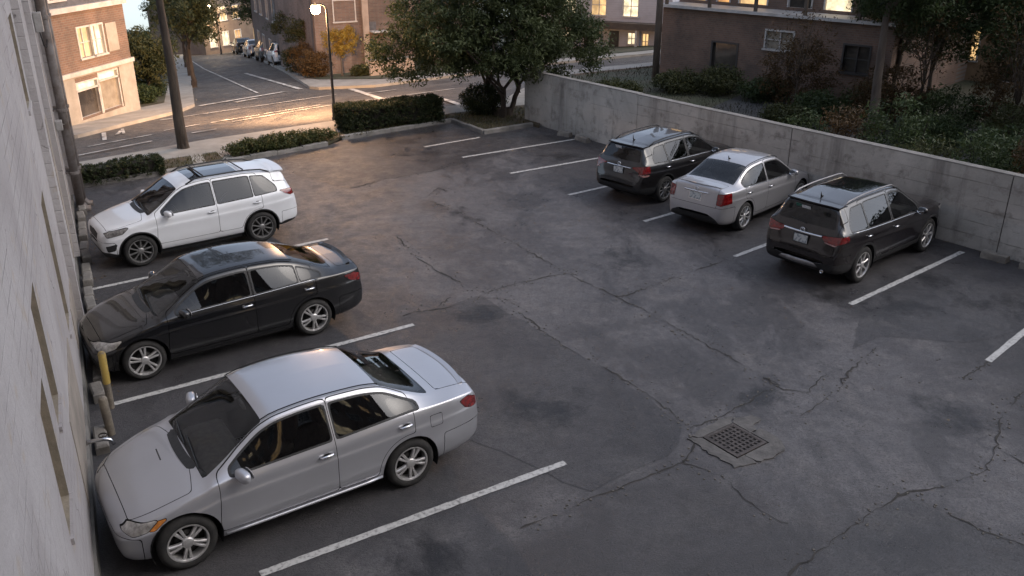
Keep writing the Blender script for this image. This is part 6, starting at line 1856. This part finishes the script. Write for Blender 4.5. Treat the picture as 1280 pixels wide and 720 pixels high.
# ------------------------------------------------------------------ things on the side street
def place_on_slope(o, x, y, hd, scale=1.0, off=-.03):
    e = .5; z = tz(x, y) + off
    fx = Vector((math.cos(hd), math.sin(hd), 0)); fx.z = (tz(x + fx.x * e, y + fx.y * e) - tz(x, y)) / e; fx.normalize()
    ly = Vector((-math.sin(hd), math.cos(hd), 0)); ly.z = (tz(x + ly.x * e, y + ly.y * e) - tz(x, y)) / e
    up_ = fx.cross(ly).normalized(); ly = up_.cross(fx)
    M = Matrix((fx, ly, up_)).transposed().to_4x4(); M.translation = (x, y, z)
    o.matrix_basis = M @ Matrix.Diagonal((scale, scale, scale, 1))
SKIP = {'seat', 'dashboard', 'steering_wheel', 'rear_view_mirror', 'wiper', 'cowl', 'window_sticker', 'window_decal', 'antenna', 'badge', 'mudflap', 'washer_jet', 'panel_gaps', 'window_seal', 'handle_recess', 'mirror_glass', 'mirror_arm', 'exhaust_pipe', 'rear_wiper'}
hd = math.atan2(11.5, -4.9)
for src, x, y, lb in ((c3, -16.35, 64.5, 'white car parked first on the right of the side street'), (c6, -19.1, 71.2, 'dark SUV parked second on the right of the side street'), (c5, -22.0, 77.8, 'silver car parked third on the right of the side street'), (c2, -25.2, 85.2, 'black car parked farthest on the right of the side street')):
    o = copy_tree(src, None, SKIP); o['label'] = lb; o['group'] = 'cars parked on the side street'; o.name = 'parked_car'
    place_on_slope(o, x, y, hd)
cab = thing('utility_cabinet', (-15.0, 61.2, tz(-15.0, 61.2) + .1), hd, 'grey utility cabinet on the side-street pavement', 'cabinet')
bevel(MB().box(-.4, .4, -.22, .22, 0, 1.15).obj('case', mat('cabinet_grey', (.22, .22, .23), .5, .3, col2=(.15, .15, .155), scale=4), cab), .02)
MB().box(-.44, .44, -.26, .26, 1.15, 1.2, ch=.02).obj('lid', m_greym, cab)
for i, (x, y, lb) in enumerate(((-15.9, 62.6, 'dark wheeled bin next to the utility cabinet'), (-14.2, 59.2, 'dark wheeled bin nearer the corner building'))):
    b = thing('wheeled_bin', (x, y, tz(x, y) + .1), hd, lb, 'bin', 'wheeled bins on the pavement')
    q = MB(); ring = lambda s_, z: [(-.28 * s_, -.3 * s_, z), (.28 * s_, -.3 * s_, z), (.28 * s_, .3 * s_, z), (-.28 * s_, .3 * s_, z)]
    q.v += ring(.8, .05) + ring(1, .95); q.f += [(3, 2, 1, 0), (4, 5, 6, 7), (0, 1, 5, 4), (1, 2, 6, 5), (2, 3, 7, 6), (3, 0, 4, 7)]
    q.obj('bin_body', mat('bin_plastic', (.02, .022, .025), .6), b)
    MB().box(-.31, .31, -.34, .32, .95, 1.02, ch=.03).obj('lid', mat('bin_plastic', (0, 0, 0)), b)
